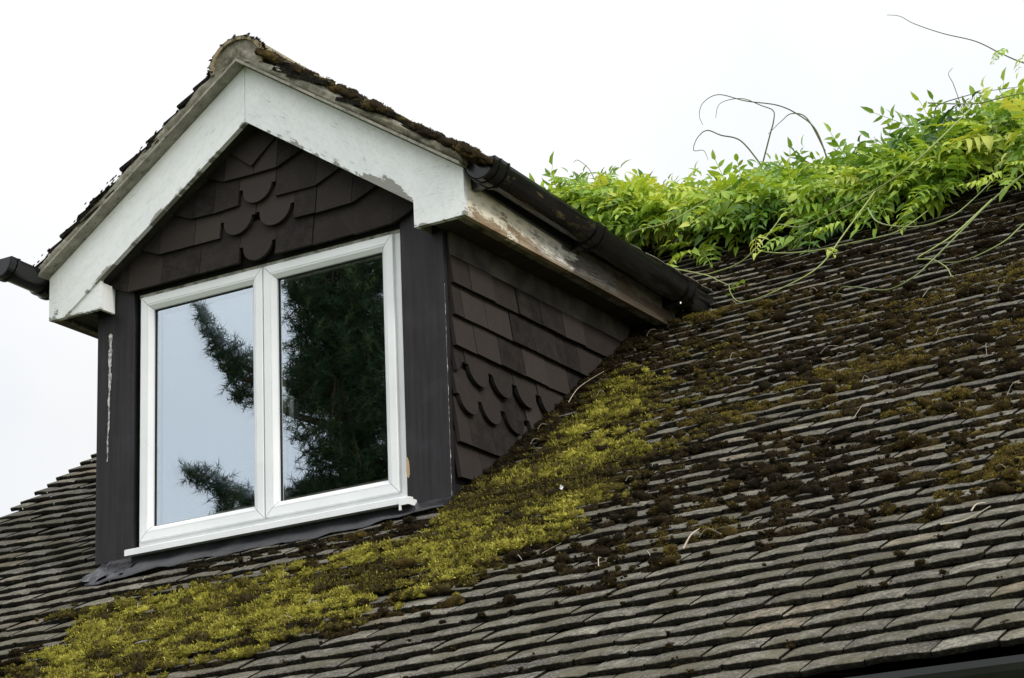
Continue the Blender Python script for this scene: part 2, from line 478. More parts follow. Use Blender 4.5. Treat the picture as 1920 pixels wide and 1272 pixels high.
def roof_point(x, y, off=0.0):
    """point on the mean roof surface (tail edges) raised by off along the normal"""
    x = np.asarray(x, float); y = np.asarray(y, float)
    o = sag(x, y)+off
    return np.stack([x+0*o, y+o*ROOF_N[1], RZ0+RP*y+o*ROOF_N[2]], -1)

def tile_top(x, y, off=0.0):
    """point on the tile faces themselves"""
    v = (np.asarray(y, float)-Y_EAVE)*RH
    fr = v/GAUGE-np.floor(v/GAUGE)
    return roof_point(x, y, off-fr*TILE_T)

def tile_slope(name, mat, parent, place, u0, u1, ncourse, keep, gauge=GAUGE, width=TILE_W, thick=TILE_T,
               length=.2, rise=.0034, seed=1, cols=9, tan_share=.09, vmax=99.):
    R = np.random.default_rng(seed)
    ul, ur, vv = [], [], []
    for i in range(ncourse):
        u = u0-(width*.5 if i % 2 else 0)
        while u < u1:
            a, b = max(u, u0), min(u+width, u1)
            if a == u0: a += R.normal(0, .006)
            if b-a > .3*width and keep((a+b)/2, i*gauge):
                ul.append(a); ur.append(b); vv.append(i*gauge)
            u += width
    ul = np.array(ul); ur = np.array(ur); vv = np.array(vv); n = len(ul)
    gap = .0016+R.random(n)*.0022
    ul = ul+gap; ur = ur-gap
    dv = R.normal(0, .0028, n); rotv = R.normal(0, .0028, n); de = R.normal(0, .0011, n); twist = R.normal(0, .0011, n)
    tan = thick/gauge
    s = np.linspace(0, 1, cols)
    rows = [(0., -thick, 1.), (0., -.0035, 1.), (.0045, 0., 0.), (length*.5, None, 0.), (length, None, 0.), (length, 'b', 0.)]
    V = np.zeros((n, len(rows), cols, 3)); Cc = np.zeros((n, len(rows), cols, 4))
    tone = np.clip(R.normal(.46, .22, n), 0, 1); tanm = np.where(R.random(n) < tan_share, R.uniform(.35, 1, n), R.uniform(0, .14, n))
    chip = R.normal(0, .0017, (n, cols))
    brk = R.random(n) < .14; chip[brk, 0] += R.uniform(.003, .014, brk.sum()); brk = R.random(n) < .14; chip[brk, -1] += R.uniform(.003, .014, brk.sum())
    rr = rise*R.uniform(.5, 1.35, n)
    for k, (rv, re, ed) in enumerate(rows):
        u = ul[:, None]+(ur-ul)[:, None]*s[None]
        v = vv[:, None]+dv[:, None]+rotv[:, None]*(s-.5)[None]*2+rv
        if rv < .01: v = v+chip
        v = np.minimum(v, vmax)
        camber = -rr[:, None]*(2*s-1)[None]**2
        if re is None: e = -rv*tan
        elif re == 'b': e = -rv*tan-thick
        else: e = re
        e = e+camber+de[:, None]+twist[:, None]*(2*s-1)[None]
        V[:, k] = place(u, v, e)
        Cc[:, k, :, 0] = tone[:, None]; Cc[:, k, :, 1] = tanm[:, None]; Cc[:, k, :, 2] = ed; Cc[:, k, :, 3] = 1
    nr = len(rows)
    idx = np.arange(n*nr*cols).reshape(n, nr, cols)
    F = []
    for k in range(nr-2):
        F.append(np.stack([idx[:, k, :-1], idx[:, k, 1:], idx[:, k+1, 1:], idx[:, k+1, :-1]], -1).reshape(-1, 4))
    VV, CC, nb = [V.reshape(-1, 3)], [Cc.reshape(-1, 4)], n*nr*cols
    for cidx, fl in ((0, False), (cols-1, True)):       # the sides take the same dark colour as the tail
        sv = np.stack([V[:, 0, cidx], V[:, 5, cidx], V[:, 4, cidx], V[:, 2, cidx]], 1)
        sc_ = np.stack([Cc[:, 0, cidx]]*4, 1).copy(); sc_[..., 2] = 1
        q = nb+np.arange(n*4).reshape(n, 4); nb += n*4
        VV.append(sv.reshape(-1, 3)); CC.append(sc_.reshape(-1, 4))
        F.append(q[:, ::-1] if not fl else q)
    me = np_mesh(name, np.concatenate(VV), F, np.concatenate(CC))
    return link(name, me, mat, parent)

# ------------------------------------------------------------------ ground and house
gm = MB(); gm.box(-90, 90, -90, 90, -4.0, -3.85)
tag(gm.build('ground', M['lawn']), kind='structure')

house = thing('tiled_house', 'long weathered grey plain-tiled house roof, mossy on the right, that carries the dormer', 'house', (2, 0, -3.85))
XV, XE = -1.905, 6.2

def place_main(u, v, e):
    y = Y_EAVE+v/RH
    o = sag(u, y)+e
    return np.stack([u, y+o*ROOF_N[1], RZ0+RP*y+o*ROOF_N[2]], -1)

def keep_main(u, v):
    y = Y_EAVE+v/RH
    if -.74 < u < .70 and .03 < y < 1.35: return False        # the dormer's opening
    return True
NCOURSE = int((Y_RIDGE-Y_EAVE)*RH/GAUGE)
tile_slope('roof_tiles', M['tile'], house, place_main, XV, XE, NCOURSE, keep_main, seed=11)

m = MB()
def slab(x0, x1, y0, y1, d=.075):
    a = lambda x, y, k: (x, y+k*RP/RH, RZ0+RP*y-k/RH)
    m.add([a(x0, y0, d), a(x1, y0, d), a(x1, y1, d), a(x0, y1, d), a(x0, y0, d+.05), a(x1, y0, d+.05), a(x1, y1, d+.05), a(x0, y1, d+.05)],
          [(0, 1, 2, 3), (7, 6, 5, 4), (0, 4, 5, 1), (1, 5, 6, 2), (2, 6, 7, 3), (3, 7, 4, 0)])
slab(XV+.05, -.76, Y_EAVE+.03, Y_RIDGE); slab(.76, XE-.05, Y_EAVE+.03, Y_RIDGE)
slab(-.757, .757, Y_EAVE+.03, -.06); slab(-.757, .757, 1.42, Y_RIDGE)
m.build('roof_underlay', M['under'], house)
m = MB()      # the slope away from the street, one sheet under the ridge
zr = RZ0+RP*Y_RIDGE
m.add([(XV, Y_RIDGE+.02, zr-.02), (XE, Y_RIDGE+.02, zr-.02), (XE, Y_RIDGE+4.4, zr-.02-4.4*RP), (XV, Y_RIDGE+4.4, zr-.02-4.4*RP),
       (XV, Y_RIDGE+.02, zr-.09), (XE, Y_RIDGE+.02, zr-.09), (XE, Y_RIDGE+4.4, zr-.09-4.4*RP), (XV, Y_RIDGE+4.4, zr-.09-4.4*RP)],
      [(0, 1, 2, 3), (7, 6, 5, 4), (0, 4, 5, 1), (1, 5, 6, 2), (2, 6, 7, 3), (3, 7, 4, 0)])
m.build('rear_roof_slope', M['tile'], house)
m = MB()
for k in range(18):
    xa = XV+.45*k
    pr = [(math.cos(a)*.115, math.sin(a)*.10) for a in np.linspace(-.15, PI+.15, 12)]
    for (xx0, xx1) in ((xa, min(xa+.445, XE)),):
        n0 = len(pr)
        vs = [(xx0, Y_RIDGE+p, zr-.01+q) for p, q in pr]+[(xx1, Y_RIDGE+p, zr-.01+q) for p, q in pr]
        m.add(vs, [(i, i+1, n0+i+1, n0+i) for i in range(n0-1)])
rt = m.build('ridge_tiles', M['ridge'], house, smooth=True)
sm = rt.modifiers.new('thick', 'SOLIDIFY'); sm.thickness = .014
m = MB()      # walls under the eaves and the gable end
m.box(XV+.1, XE-.1, -1.18, -1.0, -3.85, -1.22); m.build('wall', M['render'], house)
m = MB(); m.box(XV+.1, XE-.1, 6.6, 6.8, -3.85, -1.22); m.build('wall', M['render'], house)
for x in (XV+.08, XE-.28):
    m = MB(); ridge = RZ0+RP*Y_RIDGE-.2
    vs = [(-1.2, -3.85), (6.9, -3.85), (6.9, -1.26), (Y_RIDGE, ridge), (-1.2, -1.26)]
    n0 = len(vs)
    m.add([(x, a, b) for a, b in vs]+[(x+.2, a, b) for a, b in vs],
          [tuple(range(n0))[::-1], tuple(range(n0, 2*n0))]+[(i, (i+1) % n0, n0+(i+1) % n0, n0+i) for i in range(n0)])
    m.build('gable_wall', M['render'], house)
m = MB(); m.box(XV, XE, -1.46, -1.435, -1.58, -1.36); m.build('eaves_fascia', M['under'], house)

# ------------------------------------------------------------------ gutters
def gutter(name, label, ax, y0, y1, z0, z1, r, depth, rings, along='y', cap_sign=1):
    """half-round gutter running in Y (along='y', ax = x of its axis) or in X (ax = y of its axis)"""
    zf = lambda q: z0+(z1-z0)*(q-y0)/(y1-y0)
    P = (lambda s, q, z: (ax+s, q, z)) if along == 'y' else (lambda s, q, z: (q, ax+s, z))
    root = thing(name, label, 'gutter', P(0, y0, zf(y0)))
    A = np.linspace(0, PI, 21)
    def half(mb, q0, q1, rr, dd, th, lip=0.0):
        rings_ = []
        for q in (q0, q1):
            z = zf(q)
            o = [P(math.cos(a)*rr, q, z-math.sin(a)*dd) for a in A]
            i = [P(math.cos(a)*(rr-th), q, z-math.sin(a)*(dd-th)) for a in A[::-1]]
            rings_ .append(o+i)
        n0 = len(rings_[0])
        mb.add(rings_[0]+rings_[1], [(i, (i+1) % n0, n0+(i+1) % n0, n0+i) for i in range(n0)]
               + [(i, i+1, n0-2-i, n0-1-i) for i in range(20)] + [(n0+n0-1-i, n0+n0-2-i, n0+i+1, n0+i) for i in range(20)])
    m = MB(); half(m, y0+.01, y1, r, depth, .004); m.build('trough', M['gutter'], root, smooth=False)
    m = MB()
    half(m, y0-.004, y0+.045, r+.005, depth+.005, .005)
    half(m, y0+.030, y0+.042, r+.009, depth+.009, .006)
    a2 = [P(math.cos(a)*(r+.004), y0-.004, zf(y0)-math.sin(a)*(depth+.004)) for a in A]
    b2 = [P(math.cos(a)*(r+.004), y0+.004, zf(y0)-math.sin(a)*(depth+.004)) for a in A]
    n0 = len(a2)
    m.add(a2+b2, [tuple(range(n0)), tuple(range(2*n0-1, n0-1, -1))]+[(i, (i+1) % n0, n0+(i+1) % n0, n0+i) for i in range(n0)])
    m.build('end_cap', M['gutter'], root)
    for q, wd in rings:
        m = MB()
        half(m, q-wd/2, q+wd/2, r+.007, depth+.007, .007)
        half(m, q+wd*.32, q+wd*.5, r+.011, depth+.011, .007)
        inner = -cap_sign*(r+.012)
        pts = [(inner, .0), (inner*.35, -depth-.004), (inner*.9, -depth-.012), (inner+(-cap_sign)*.02, -depth*.5), (inner+(-cap_sign)*.02, .0)]
        n0 = len(pts)
        m.add([P(s, q-wd*.3, zf(q)+z) for s, z in pts]+[P(s, q+wd*.3, zf(q)+z) for s, z in pts],
              [tuple(range(n0)), tuple(range(2*n0-1, n0-1, -1))]+[(i, (i+1) % n0, n0+(i+1) % n0, n0+i) for i in range(n0)])
        br = m.build('bracket', M['gutter'], root)
        m = MB()
        if q < 1.3: continue
        m.tube([P(cap_sign*r*.25, q-wd*.42, zf(q)-depth-.012), P(cap_sign*r*.25, q-wd*.42, zf(q)-depth-.004)], .0045, k=8)
        m.build('screw', M['screw'], br)
    return root
gutter('gutter', 'black half-round gutter with yellow algae patches along the right eaves of the dormer', 1.003, -.10, 1.62, .876, .820, .059, .068,
       ((-.035, .05), (.655, .062), (1.40, .055)), cap_sign=1)
gutter('gutter', 'short black gutter end jutting out past the left eaves of the dormer into the sky', -1.000, -.31, 1.62, .893, .84, .059, .068,
       ((-.06, .055), (.75, .055), (1.4, .055)), cap_sign=-1)
gutter('gutter', 'dark gutter below the lowest tile course of the main roof', -1.545, -1.9, 6.2, -1.330, -1.334, .062, .10,
       ((2.0, .05), (4.2, .05)), along='x', cap_sign=-1)

# ------------------------------------------------------------------ the dormer
dormer = thing('dormer', 'gabled dormer of dark hung tiles with flaking white bargeboards and a mossy tiled roof', 'dormer', (0, 0, -.28))
SL = .679
def hung(mb, poly, zb, mapf, out=.024, th=.015, span=.165):
    tone = float(np.clip(rng.normal(.5, .36), 0, 1))
    n = len(poly)
    a = sum(poly[i][0]*poly[(i+1) % n][1]-poly[(i+1) % n][0]*poly[i][1] for i in range(n))
    if a < 0: poly = poly[::-1]
    j = float(rng.normal(0, .0016)); sk = float(rng.normal(0, .002))
    f = [mapf(p, z, out*(1-(z-zb)/span)+j+sk*(p-poly[0][0])*4) for p, z in poly]
    b = [mapf(p, z, out*(1-(z-zb)/span)+j-th) for p, z in poly]
    g = lambda q, e: (tone, 0, e, 1)
    mb.add(f, [tuple(range(n))], [g(0, 0)]*n)
    s = [mapf(p, z, out*(1-(z-zb)/span)+j+sk*(p-poly[0][0])*4) for p, z in poly]
    mb.add(s+b, [(i, n+i, n+(i+1) % n, (i+1) % n) for i in range(n)], [g(0, 1)]*(2*n))
G2 = .0011
def square(a, b, zb, h=.165): 
    q = float(rng.normal(0, .0016))
    return [(a+G2, zb+q), (b-G2, zb-q), (b-G2, zb+h), (a+G2, zb+h)]
def club(a, b, zb, h=.165):
    w = b-a; r = w/2-.017; cz = zb+r; c = (a+b)/2
    sh = zb+r+.002
    pts = [(a+G2, sh), (c-r, sh)]
    pts += [(c-r*math.cos(t), cz-r*math.sin(t)) for t in np.linspace(.12, PI-.12, 15)]
    pts += [(c+r, sh), (b-G2, sh), (b-G2, zb+h), (a+G2, zb+h)]
    return pts

mapg = lambda p, z, o: (p, -.002-o, z)
m = MB()
rowsg = {.760: ([-.616, -.455, -.272, -.09], [(-.09, .073)], [.073, .24, .42, .586]),
         .878: ([-.463, -.300, -.178], [(-.178, -.015), (-.015, .16)], [.16, .258, .415]),
         .985: ([-.307, -.205, -.09], [(-.09, .076)], [.076, .258]),
         1.098: ([-.155, -.02], [], [-.02, .085])}
for zb, (L, C, Rr) in rowsg.items():
    for a, b in zip(L[:-1], L[1:]): hung(m, square(a, b, zb), zb, mapg)
    for a, b in zip(Rr[:-1], Rr[1:]): hung(m, square(a, b, zb), zb, mapg)
    for a, b in C: hung(m, club(a, b, zb-.006), zb-.006, mapg, out=.030)
    xe = Rr[-1]; hung(m, [(xe+G2, zb), (xe+.20, zb+.085), (xe+.16, zb+.22), (xe+G2, zb+.165)], zb, mapg)
    xe = L[0]; hung(m, [(xe-G2, zb), (xe-.20, zb+.085), (xe-.16, zb+.22), (xe-G2, zb+.165)], zb, mapg)
    if zb < .8:      # lowest course: sharp corner tiles
        hung(m, [(.70, .80), (.86, .90), (.76, .99), (.66, .92)], .80, mapg, out=.012)
        hung(m, [(-.70, .80), (-.86, .90), (-.76, .99), (-.66, .92)], .80, mapg, out=.012)
hung(m, [(-.022, 1.125), (.092, 1.240), (.02, 1.40), (-.02, 1.40), (-.138, 1.215)], 1.125, mapg, out=.032)
m.build('gable_tiles', M['hung'], dormer)
m = MB(); m.prism([(-.80, .752), (.80, .752), (.80, .93), (0, 1.47), (-.80, .93)], .012, .06); m.build('gable_wall', M['under'], dormer)

mapc = lambda p, z, o: (.782+o, p, z)
m = MB()
for k, (zb, kind) in enumerate(((.509, 's'), (.392, 's'), (.278, 's'), (.160, 'c'), (.045, 'c'), (-.067, 's'), (-.189, 's'))):
    yend = (zb-RZ0)/RP+.30
    y = .026; w = .1655
    off = (.118, .062, .135, .093, .175, .08, .15)[k]
    edges = [y]; q = y+off if off > .02 else y+w
    if kind == 'c': q = (.093, .178)[k-3]
    while q < yend: edges.append(q); q += w+float(rng.normal(0, .003))
    for a, b in zip(edges[:-1], edges[1:]):
        if kind == 'c' and b-a > .10: hung(m, club(a, b, zb), zb, mapc, out=.029)
        elif kind == 'c':
            r_ = .066; pts = [(a+G2, zb+.03)]+[(a+(b-a-.017)*t, zb+.03+.04*t*t) for t in (.4, .8, 1)]+[(b-G2, zb+.072), (b-G2, zb+.165), (a+G2, zb+.165)]
            hung(m, pts, zb, mapc, out=.029)
        else: hung(m, square(a, b, zb), zb, mapc)
m.build('cheek_tiles', M['hung'], dormer)
m = MB()
m.box(.755, .778, .03, 1.5, -.9, .72); m.build('cheek_wall', M['under'], dormer)
m = MB(); m.box(-.778, -.755, .03, 1.5, -.9, .72); m.build('cheek_wall', M['hung'], dormer)
m = MB(); m.box(.782, .794, .03, 1.36, .613, .70); m.build('cheek_trim', M['cheektrim'], dormer)

# corner boards
for s in (-1, 1):
    m = MB(); m.box(s*.602, s*.78, 0, .028, -.268, .80)
    pst = m.build('corner_post', M['post'], dormer, bevel=.002)
    m = MB(); m.box(s*.755, s*.7785, .0285, .11, -.268, .80); m.build('return_board', M['post'], pst)
    if s < 0:
        m = MB()
        zz = np.linspace(.62, .12, 60)
        vs, fs = [], []
        for i, z in enumerate(zz):
            c = -.716-.010*(i/59)**2+.0012*math.sin(i*.35)+float(rng.normal(0, .0008))
            w = (.010 if i < 26 else .007)*(.35+.65*abs(math.sin(i*.55+.7*math.sin(i*1.7))))*(1-.5*i/59)
            vs += [(c-w, -.0015, z), (c+w, -.0015, z)]
            if i: fs.append((2*i-2, 2*i-1, 2*i+1, 2*i))
        m.add(vs, fs); ob = m.build('lime_streak', M['lime'], pst)
    else:
        m = MB()
        o = [(-.001, -.10), (.004, -.095), (.010, -.112), (.012, -.135), (.012, -.158), (.007, -.170), (.002, -.165), (-.001, -.15)]
        m.prism([(.603+a, b) for a, b in o], -.0015, .004); m.build('bare_patch', M['bare'], pst)
        m = MB()
        vs, fs = [], []
        for i in range(120):
            z = .50-.76*i/119
            w = max(.0004, .0038*mnoise.noise(Vector((z*23, 2, 5)))+.0035*mnoise.noise(Vector((z*70, 7, 1)))+.0012)
            vs += [(.7805, .0006, z), (.7805, .0006+w, z)]
            if i: fs.append((2*i-2, 2*i, 2*i+1, 2*i-1))
        m.add(vs, fs)
        m.build('paint_flakes', M['lime'], pst)
m = MB(); m.box(-.602, -.592, .03, .10, -.25, .76); m.box(.592, .602, .03, .10, -.25, .76)
m.box(-.78, .78, .035, .10, -.75, -.262); m.build('window_surround', M['under'], dormer)

# window
win = MB()
def ring(mb, x0, x1, z0, z1, steps, gap=0.0):
    """mitred picture-frame: steps = (inset, y) profile from outside to inside"""
    if gap:      # four lengths with a hairline mitre between them
        for side in range(4):
            vs = []
            for d, y in steps:
                c_ = [(x0+d, z0+d), (x1-d, z0+d), (x1-d, z1-d), (x0+d, z1-d)]
                a_, b_ = Vector(c_[side]), Vector(c_[(side+1) % 4]); q_ = (b_-a_).normalized()*gap
                a_, b_ = a_+q_, b_-q_
                vs += [(a_.x, y, a_.y), (b_.x, y, b_.y)]
            mb.add(vs, [(2*k, 2*k+1, 2*k+3, 2*k+2) for k in range(len(steps)-1)])
        return
    vs = []
    for d, y in steps:
        vs += [(x0+d, y, z0+d), (x1-d, y, z0+d), (x1-d, y, z1-d), (x0+d, y, z1-d)]
    fs = []
    for k in range(len(steps)-1):
        for i in range(4):
            fs.append((4*k+i, 4*k+(i+1) % 4, 4*k+4+(i+1) % 4, 4*k+4+i))
    mb.add(vs, fs)
ring(win, -.59, .59, -.244, .7477, [(0, .085), (0, .024), (.002, .022), (.034, .022), (.034, .085)])
frame = win.build('window', M['upvc'], dormer)
m = MB(); m.box(-.592, .592, .020, .06, .738, .754); m.build('head_strip', M['grime'], frame)
m = MB(); m.box(-.02, .016, .024, .085, -.22, .73); m.build('mullion', M['upvc'], frame)
for (x0, x1, ga, gb) in ((-.574, -.0065, -.527, -.0885), (-.0015, .567, .058, .488)):
    m = MB()
    z0, z1 = -.210, .734
    ring(m, x0, x1, z0, z1, [(0, .022), (0, .006), (.002, .004), (.030, .004), (.0305, .0065), (.032, .0065), (.0325, .0048), (.037, .0055), (.052, .018), (.052, .052)], gap=.0009)
    sash = m.build('sash', M['upvc'], frame)
    m = MB(); ring(m, x0+.004, x1-.004, z0+.004, z1-.004, [(0, .0105), (.042, .0215)]); m.build('sash_core', M['gasket'], frame)
    gx0, gx1, gz0, gz1 = x0+.052, x1-.052, z0+.052, z1-.052
    m = MB(); ring(m, gx0, gx1, gz0, gz1, [(.0, .0265), (.004, .0265), (.004, .055)]); m.build('gasket', M['gasket'], frame)
    m = MB(); ring(m, gx0+.004, gx1-.004, gz0+.004, gz1-.004, [(.0, .034), (.008, .034), (.008, .046), (0, .046)])
    m.build('spacer', M['cloak'], frame)
    cx_, cz_ = (gx0+gx1)/2, (gz0+gz1)/2
    for y, tx, tz in ((.031, 0.0, 0.0), (.048, .0034, .0012)):
        f = lambda x, z: (x, y+(x-cx_)*tx+(z-cz_)*tz, z)
        link('pane', np_mesh('pane', [f(gx0, gz0), f(gx1, gz0), f(gx1, gz1), f(gx0, gz1)], [[[0, 1, 2, 3]]]), M['glass' if tx == 0 else 'glass_inner'], frame)
m = MB(); m.tube([(.066, .075, .24), (.066, .075, .13)], .011, .009, 8); m.tube([(.066, .06, .235), (.066, .085, .235)], .009, k=8)
m.build('handle', M['upvc'], frame, smooth=True)
m = MB()
m.add([(-.601, .03, -.236), (.625, .03, -.236), (-.601, -.040, -.243), (.625, -.040, -.243), (-.601, -.047, -.247), (.625, -.047, -.247),
       (-.601, -.047, -.268), (.625, -.047, -.268), (-.601, -.036, -.268), (.625, -.036, -.268), (-.601, .03, -.262), (.625, .03, -.262)],
      [(0, 2, 3, 1), (2, 4, 5, 3), (4, 6, 7, 5), (6, 8, 9, 7), (8, 10, 11, 9), (10, 0, 1, 11), (0, 10, 8, 6, 4, 2), (1, 3, 5, 7, 9, 11)])
sill = m.build('sill', M['upvc'], frame)
m = MB(); m.box(.600, .640, -.052, -.046, -.275, -.252); m.box(.600, .608, -.052, -.046, -.292, -.2755); m.box(.634, .640, -.0455, .0, -.275, -.252)
m.build('sill_clip', M['upvc'], frame)

# interior
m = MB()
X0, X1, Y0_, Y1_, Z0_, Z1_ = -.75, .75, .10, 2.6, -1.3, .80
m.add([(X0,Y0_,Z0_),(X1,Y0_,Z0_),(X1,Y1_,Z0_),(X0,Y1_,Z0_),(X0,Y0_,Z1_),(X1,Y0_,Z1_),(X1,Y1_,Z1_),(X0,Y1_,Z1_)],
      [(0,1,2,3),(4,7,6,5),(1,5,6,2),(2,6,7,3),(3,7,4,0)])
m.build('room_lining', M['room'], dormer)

# lead apron under the sill
nx = 60
xs = np.linspace(-.705, .80, nx)
V = []; Fq = []
for i, x in enumerate(xs):
    yb = np.interp(x, [-.8, -.56, -.39, .03, .35, .61, .80], [-.15, -.142, -.102, -.092, -.094, -.05, -.02])+.006*math.sin(x*23)+.004*math.sin(x*61)
    for (y, zz) in ((.03, -.255), (-.004, -.262), (-.010, None), (-.03, .010), (yb, .012), (yb-.001, .004)):
        if zz is None: z = RZ0+RP*y+.022
        elif zz > -.1: z = float(roof_point(x, y, zz)[2])+.003*math.sin(x*31+y*40)
        else: z = zz
        V.append((x, y, z))
for i in range(nx-1):
    for k in range(5): Fq.append((i*6+k, i*6+k+1, (i+1)*6+k+1, (i+1)*6+k))
m = MB(); m.add(V, Fq)
m.build('lead_apron', M['lead'], dormer, smooth=True)
m = MB()      # crumpled lead at the left corner
for i in range(7):
    for j in range(6):
        pass
NXC = 12
V = []; Fq = []
for i in range(NXC):
    for j in range(8):
        x = -.745+.20*i/(NXC-1); q = j/7
        y = .02-.16*q+.012*math.sin(i*1.9+j)
        z = max(float(roof_point(x, y, .014)[2]), -.262-.11*q)+.012*math.sin(i*1.3+j*1.7)*(.3+q*.5)
        V.append((x, y, z))
for i in range(NXC-1):
    for j in range(7): Fq.append((i*8+j, i*8+j+1, (i+1)*8+j+1, (i+1)*8+j))
m.add(V, Fq); m.build('crumpled_lead', M['lead'], dormer, smooth=True)

# bargeboards
def board(name, sx, xs_, zb_f, zt_f, y0, y1, wear, mat, seed, parent=dormer, nz=7):
    mb = MB(); rings_ = []; cols_ = []
    for x in xs_:
        xa = abs(x) if not isinstance(x, tuple) else x[0]
        zb = x[1] if isinstance(x, tuple) else zb_f(xa); zt = zt_f(xa)
        f = [(sx*xa, y0, zb+(zt-zb)*k/(nz-1)) for k in range(nz)]
        bk = [(sx*xa, y1, zb+(zt-zb)*k/(nz-1)) for k in range(nz)][::-1]
        rings_.append(f+bk)
        al = xa*1.21+seed
        cl = [(al, (zt_f(xa)-zb)/.222*k/(nz-1), wear(xa), 1) for k in range(nz)]
        cols_.append(cl+cl[::-1])
    n0 = 2*nz
    fs = []
    for i in range(len(rings_)-1):
        for k in range(n0):
            fs.append((i*n0+k, i*n0+(k+1) % n0, (i+1)*n0+(k+1) % n0, (i+1)*n0+k))
    e = (len(rings_)-1)*n0
    fs += [tuple(range(n0))[::-1], tuple(e+k for k in range(n0))]
    mb.add([v for r_ in rings_ for v in r_], fs, [c_ for r_ in cols_ for c_ in r_])
    return mb.build(name, mat, parent)
zt_b = lambda x: 1.498-SL*x
zb_b = lambda x: 1.276-SL*x
xsR = list(np.linspace(.001, .7275, 40))+[(.728, .69)]+list(np.linspace(.74, .935, 12))
board('bargeboard', 1, xsR, lambda x: zb_b(x) if x < .7278 else .69, zt_b, -.100, -.078, lambda x: -.13+.20*math.exp(-((x-.17)/.10)**2)+.34*math.exp(-((x-.60)/.14)**2)+.22*max(0, (x-.80)/.13), M['paint'], .6)
xsL = list(np.linspace(.001, .863, 44))+list(np.linspace(.87, .937, 6))
bl = board('bargeboard', -1, xsL, lambda x: max(zb_b(x), .69), zt_b, -.100, -.078, lambda x: -.10+.14*math.exp(-((x-.25)/.15)**2)+.2*max(0, (x-.86)/.08), M['paint'], 7.7)
board('box_end', -1, list(np.linspace(.694, .862, 10)), lambda x: .692, lambda x: zb_b(x)+.03, -.090, -.072, lambda x: -.02, M['paint'], 12.3)
m = MB(); m.box(-.706, -.694, -.0715, -.003, .694, .80); m.build('box_return', M['paint'], dormer)
m = MB(); m.box(.728, .738, -.0775, -.003, .694, .80); m.build('box_return', M['trim'], dormer)
m = MB()
for s in (-1, 1):      # boards lining the underside of the overhanging verge
    m.add([(0, -.078, 1.300), (s*.80, -.078, 1.300-SL*.80), (s*.80, .0, 1.300-SL*.80), (0, .0, 1.300),
           (0, -.078, 1.318), (s*.80, -.078, 1.318-SL*.80), (s*.80, .0, 1.318-SL*.80), (0, .0, 1.318)],
          [(0, 1, 2, 3), (7, 6, 5, 4), (0, 4, 5, 1), (2, 6, 7, 3), (1, 5, 6, 2)])
m.build('verge_soffit', M['soffit'], dormer)

# eaves: fascia, soffit, trim
for s in (-1, 1):
    ys = np.linspace(-.0775, 1.56, 60)
    mb = MB(); nz = 7; vs = []; cl = []
    for y in ys:
        zz = [.690+.160*k/(nz-1) for k in range(nz)]
        vs += [(s*.935, y, z) for z in zz]+[(s*.916, y, z) for z in zz[::-1]]
        cl += [(y+(0 if s > 0 else 5), (z-.69)/.16, 0, 1) for z in zz+zz[::-1]]
    n0 = 2*nz; fs = [(i*n0+k, i*n0+(k+1) % n0, (i+1)*n0+(k+1) % n0, (i+1)*n0+k) for i in range(59) for k in range(n0)]
    mb.add(vs, fs, cl); mb.build('fascia', M['fascia'], dormer)
    m = MB(); m.box(s*.775, s*.9155, -.077, 1.50, .704, .716); m.build('soffit', M['soffit'], dormer)
    m = MB(); m.box(s*.888, s*.9155, -.077, 1.46, .691, .7035); m.build('soffit_trim', M['trim'], dormer)
m = MB()
vs = [(.9365, -.02, .862), (.9365, .66, .828), (.9365, .70, .775), (.9365, -.02, .812)]
m.add(vs+[(x+.010, y, z) for x, y, z in vs], [(0, 1, 2, 3), (7, 6, 5, 4), (0, 4, 5, 1), (1, 5, 6, 2), (2, 6, 7, 3), (3, 7, 4, 0)])
vs = [(.9365, .76, .85), (.9365, 1.5, .84), (.9365, 1.5, .796), (.9365, .74, .80)]
m.add(vs+[(x+.008, y, z) for x, y, z in vs], [(0, 1, 2, 3), (7, 6, 5, 4), (0, 4, 5, 1), (1, 5, 6, 2), (2, 6, 7, 3), (3, 7, 4, 0)])
m.build('felt_strip', M['felt'], dormer)

# dormer roof: undercloak, mortar, tiles, ridge
for s in (-1, 1):
    m = MB(); m.prism([(0.0 if s > 0 else -.0, 1.501), (s*.952, 1.501-SL*.952), (s*.952, 1.512-SL*.952), (0, 1.512)], -.155, .30)
    m.build('undercloak', M['cloak'], dormer)
    nx = 70; nz = 6; V = []; Fq = []
    for i in range(nx):
        x = .958*i/(nx-1)
        for k in range(nz):
            z = 1.512-SL*x+(.060-.022*x)*k/(nz-1)
            y = -.141-.010*math.sin(PI*k/(nz-1))-.010*mnoise.noise(Vector((x*14+s*9, k*.8, 3)))-.004*mnoise.noise(Vector((x*50, k*2., s)))
            V.append((s*x, y, z))
        V += [(s*x, .1, 1.512-SL*x+.06-.022*x), (s*x, .1, 1.512-SL*x)]
    kk = nz+2
    for i in range(nx-1):
        for k in range(kk): Fq.append((i*kk+k, i*kk+(k+1) % kk, (i+1)*kk+(k+1) % kk, (i+1)*kk+k))
    Fq += [tuple(range(kk)), tuple((nx-1)*kk+k for k in range(kk))]
    m = MB(); m.add(V, Fq); m.build('verge_mortar', M['mortar'], dormer, smooth=True)
    L = math.hypot(1, .70); evd = np.array([-s/L, 0, .70/L]); en = np.array([s*.70/L, 0, 1/L]); O = np.array([s*.99, -.149, 1.60-.70*.99])
    def place_d(u, v, e):
        e = e + .010*(vnoise(u, v, 2.4, 8+s)-.5)
        return O + u[..., None]*np.array([0, 1., 0]) + v[..., None]*evd + e[..., None]*en
    tile_slope('dormer_roof_tiles', M['tile'], dormer, place_d, 0, 2.9, 14, lambda u, v: True, gauge=.0855, seed=31+s, thick=.0165, tan_share=.2, vmax=1.14)
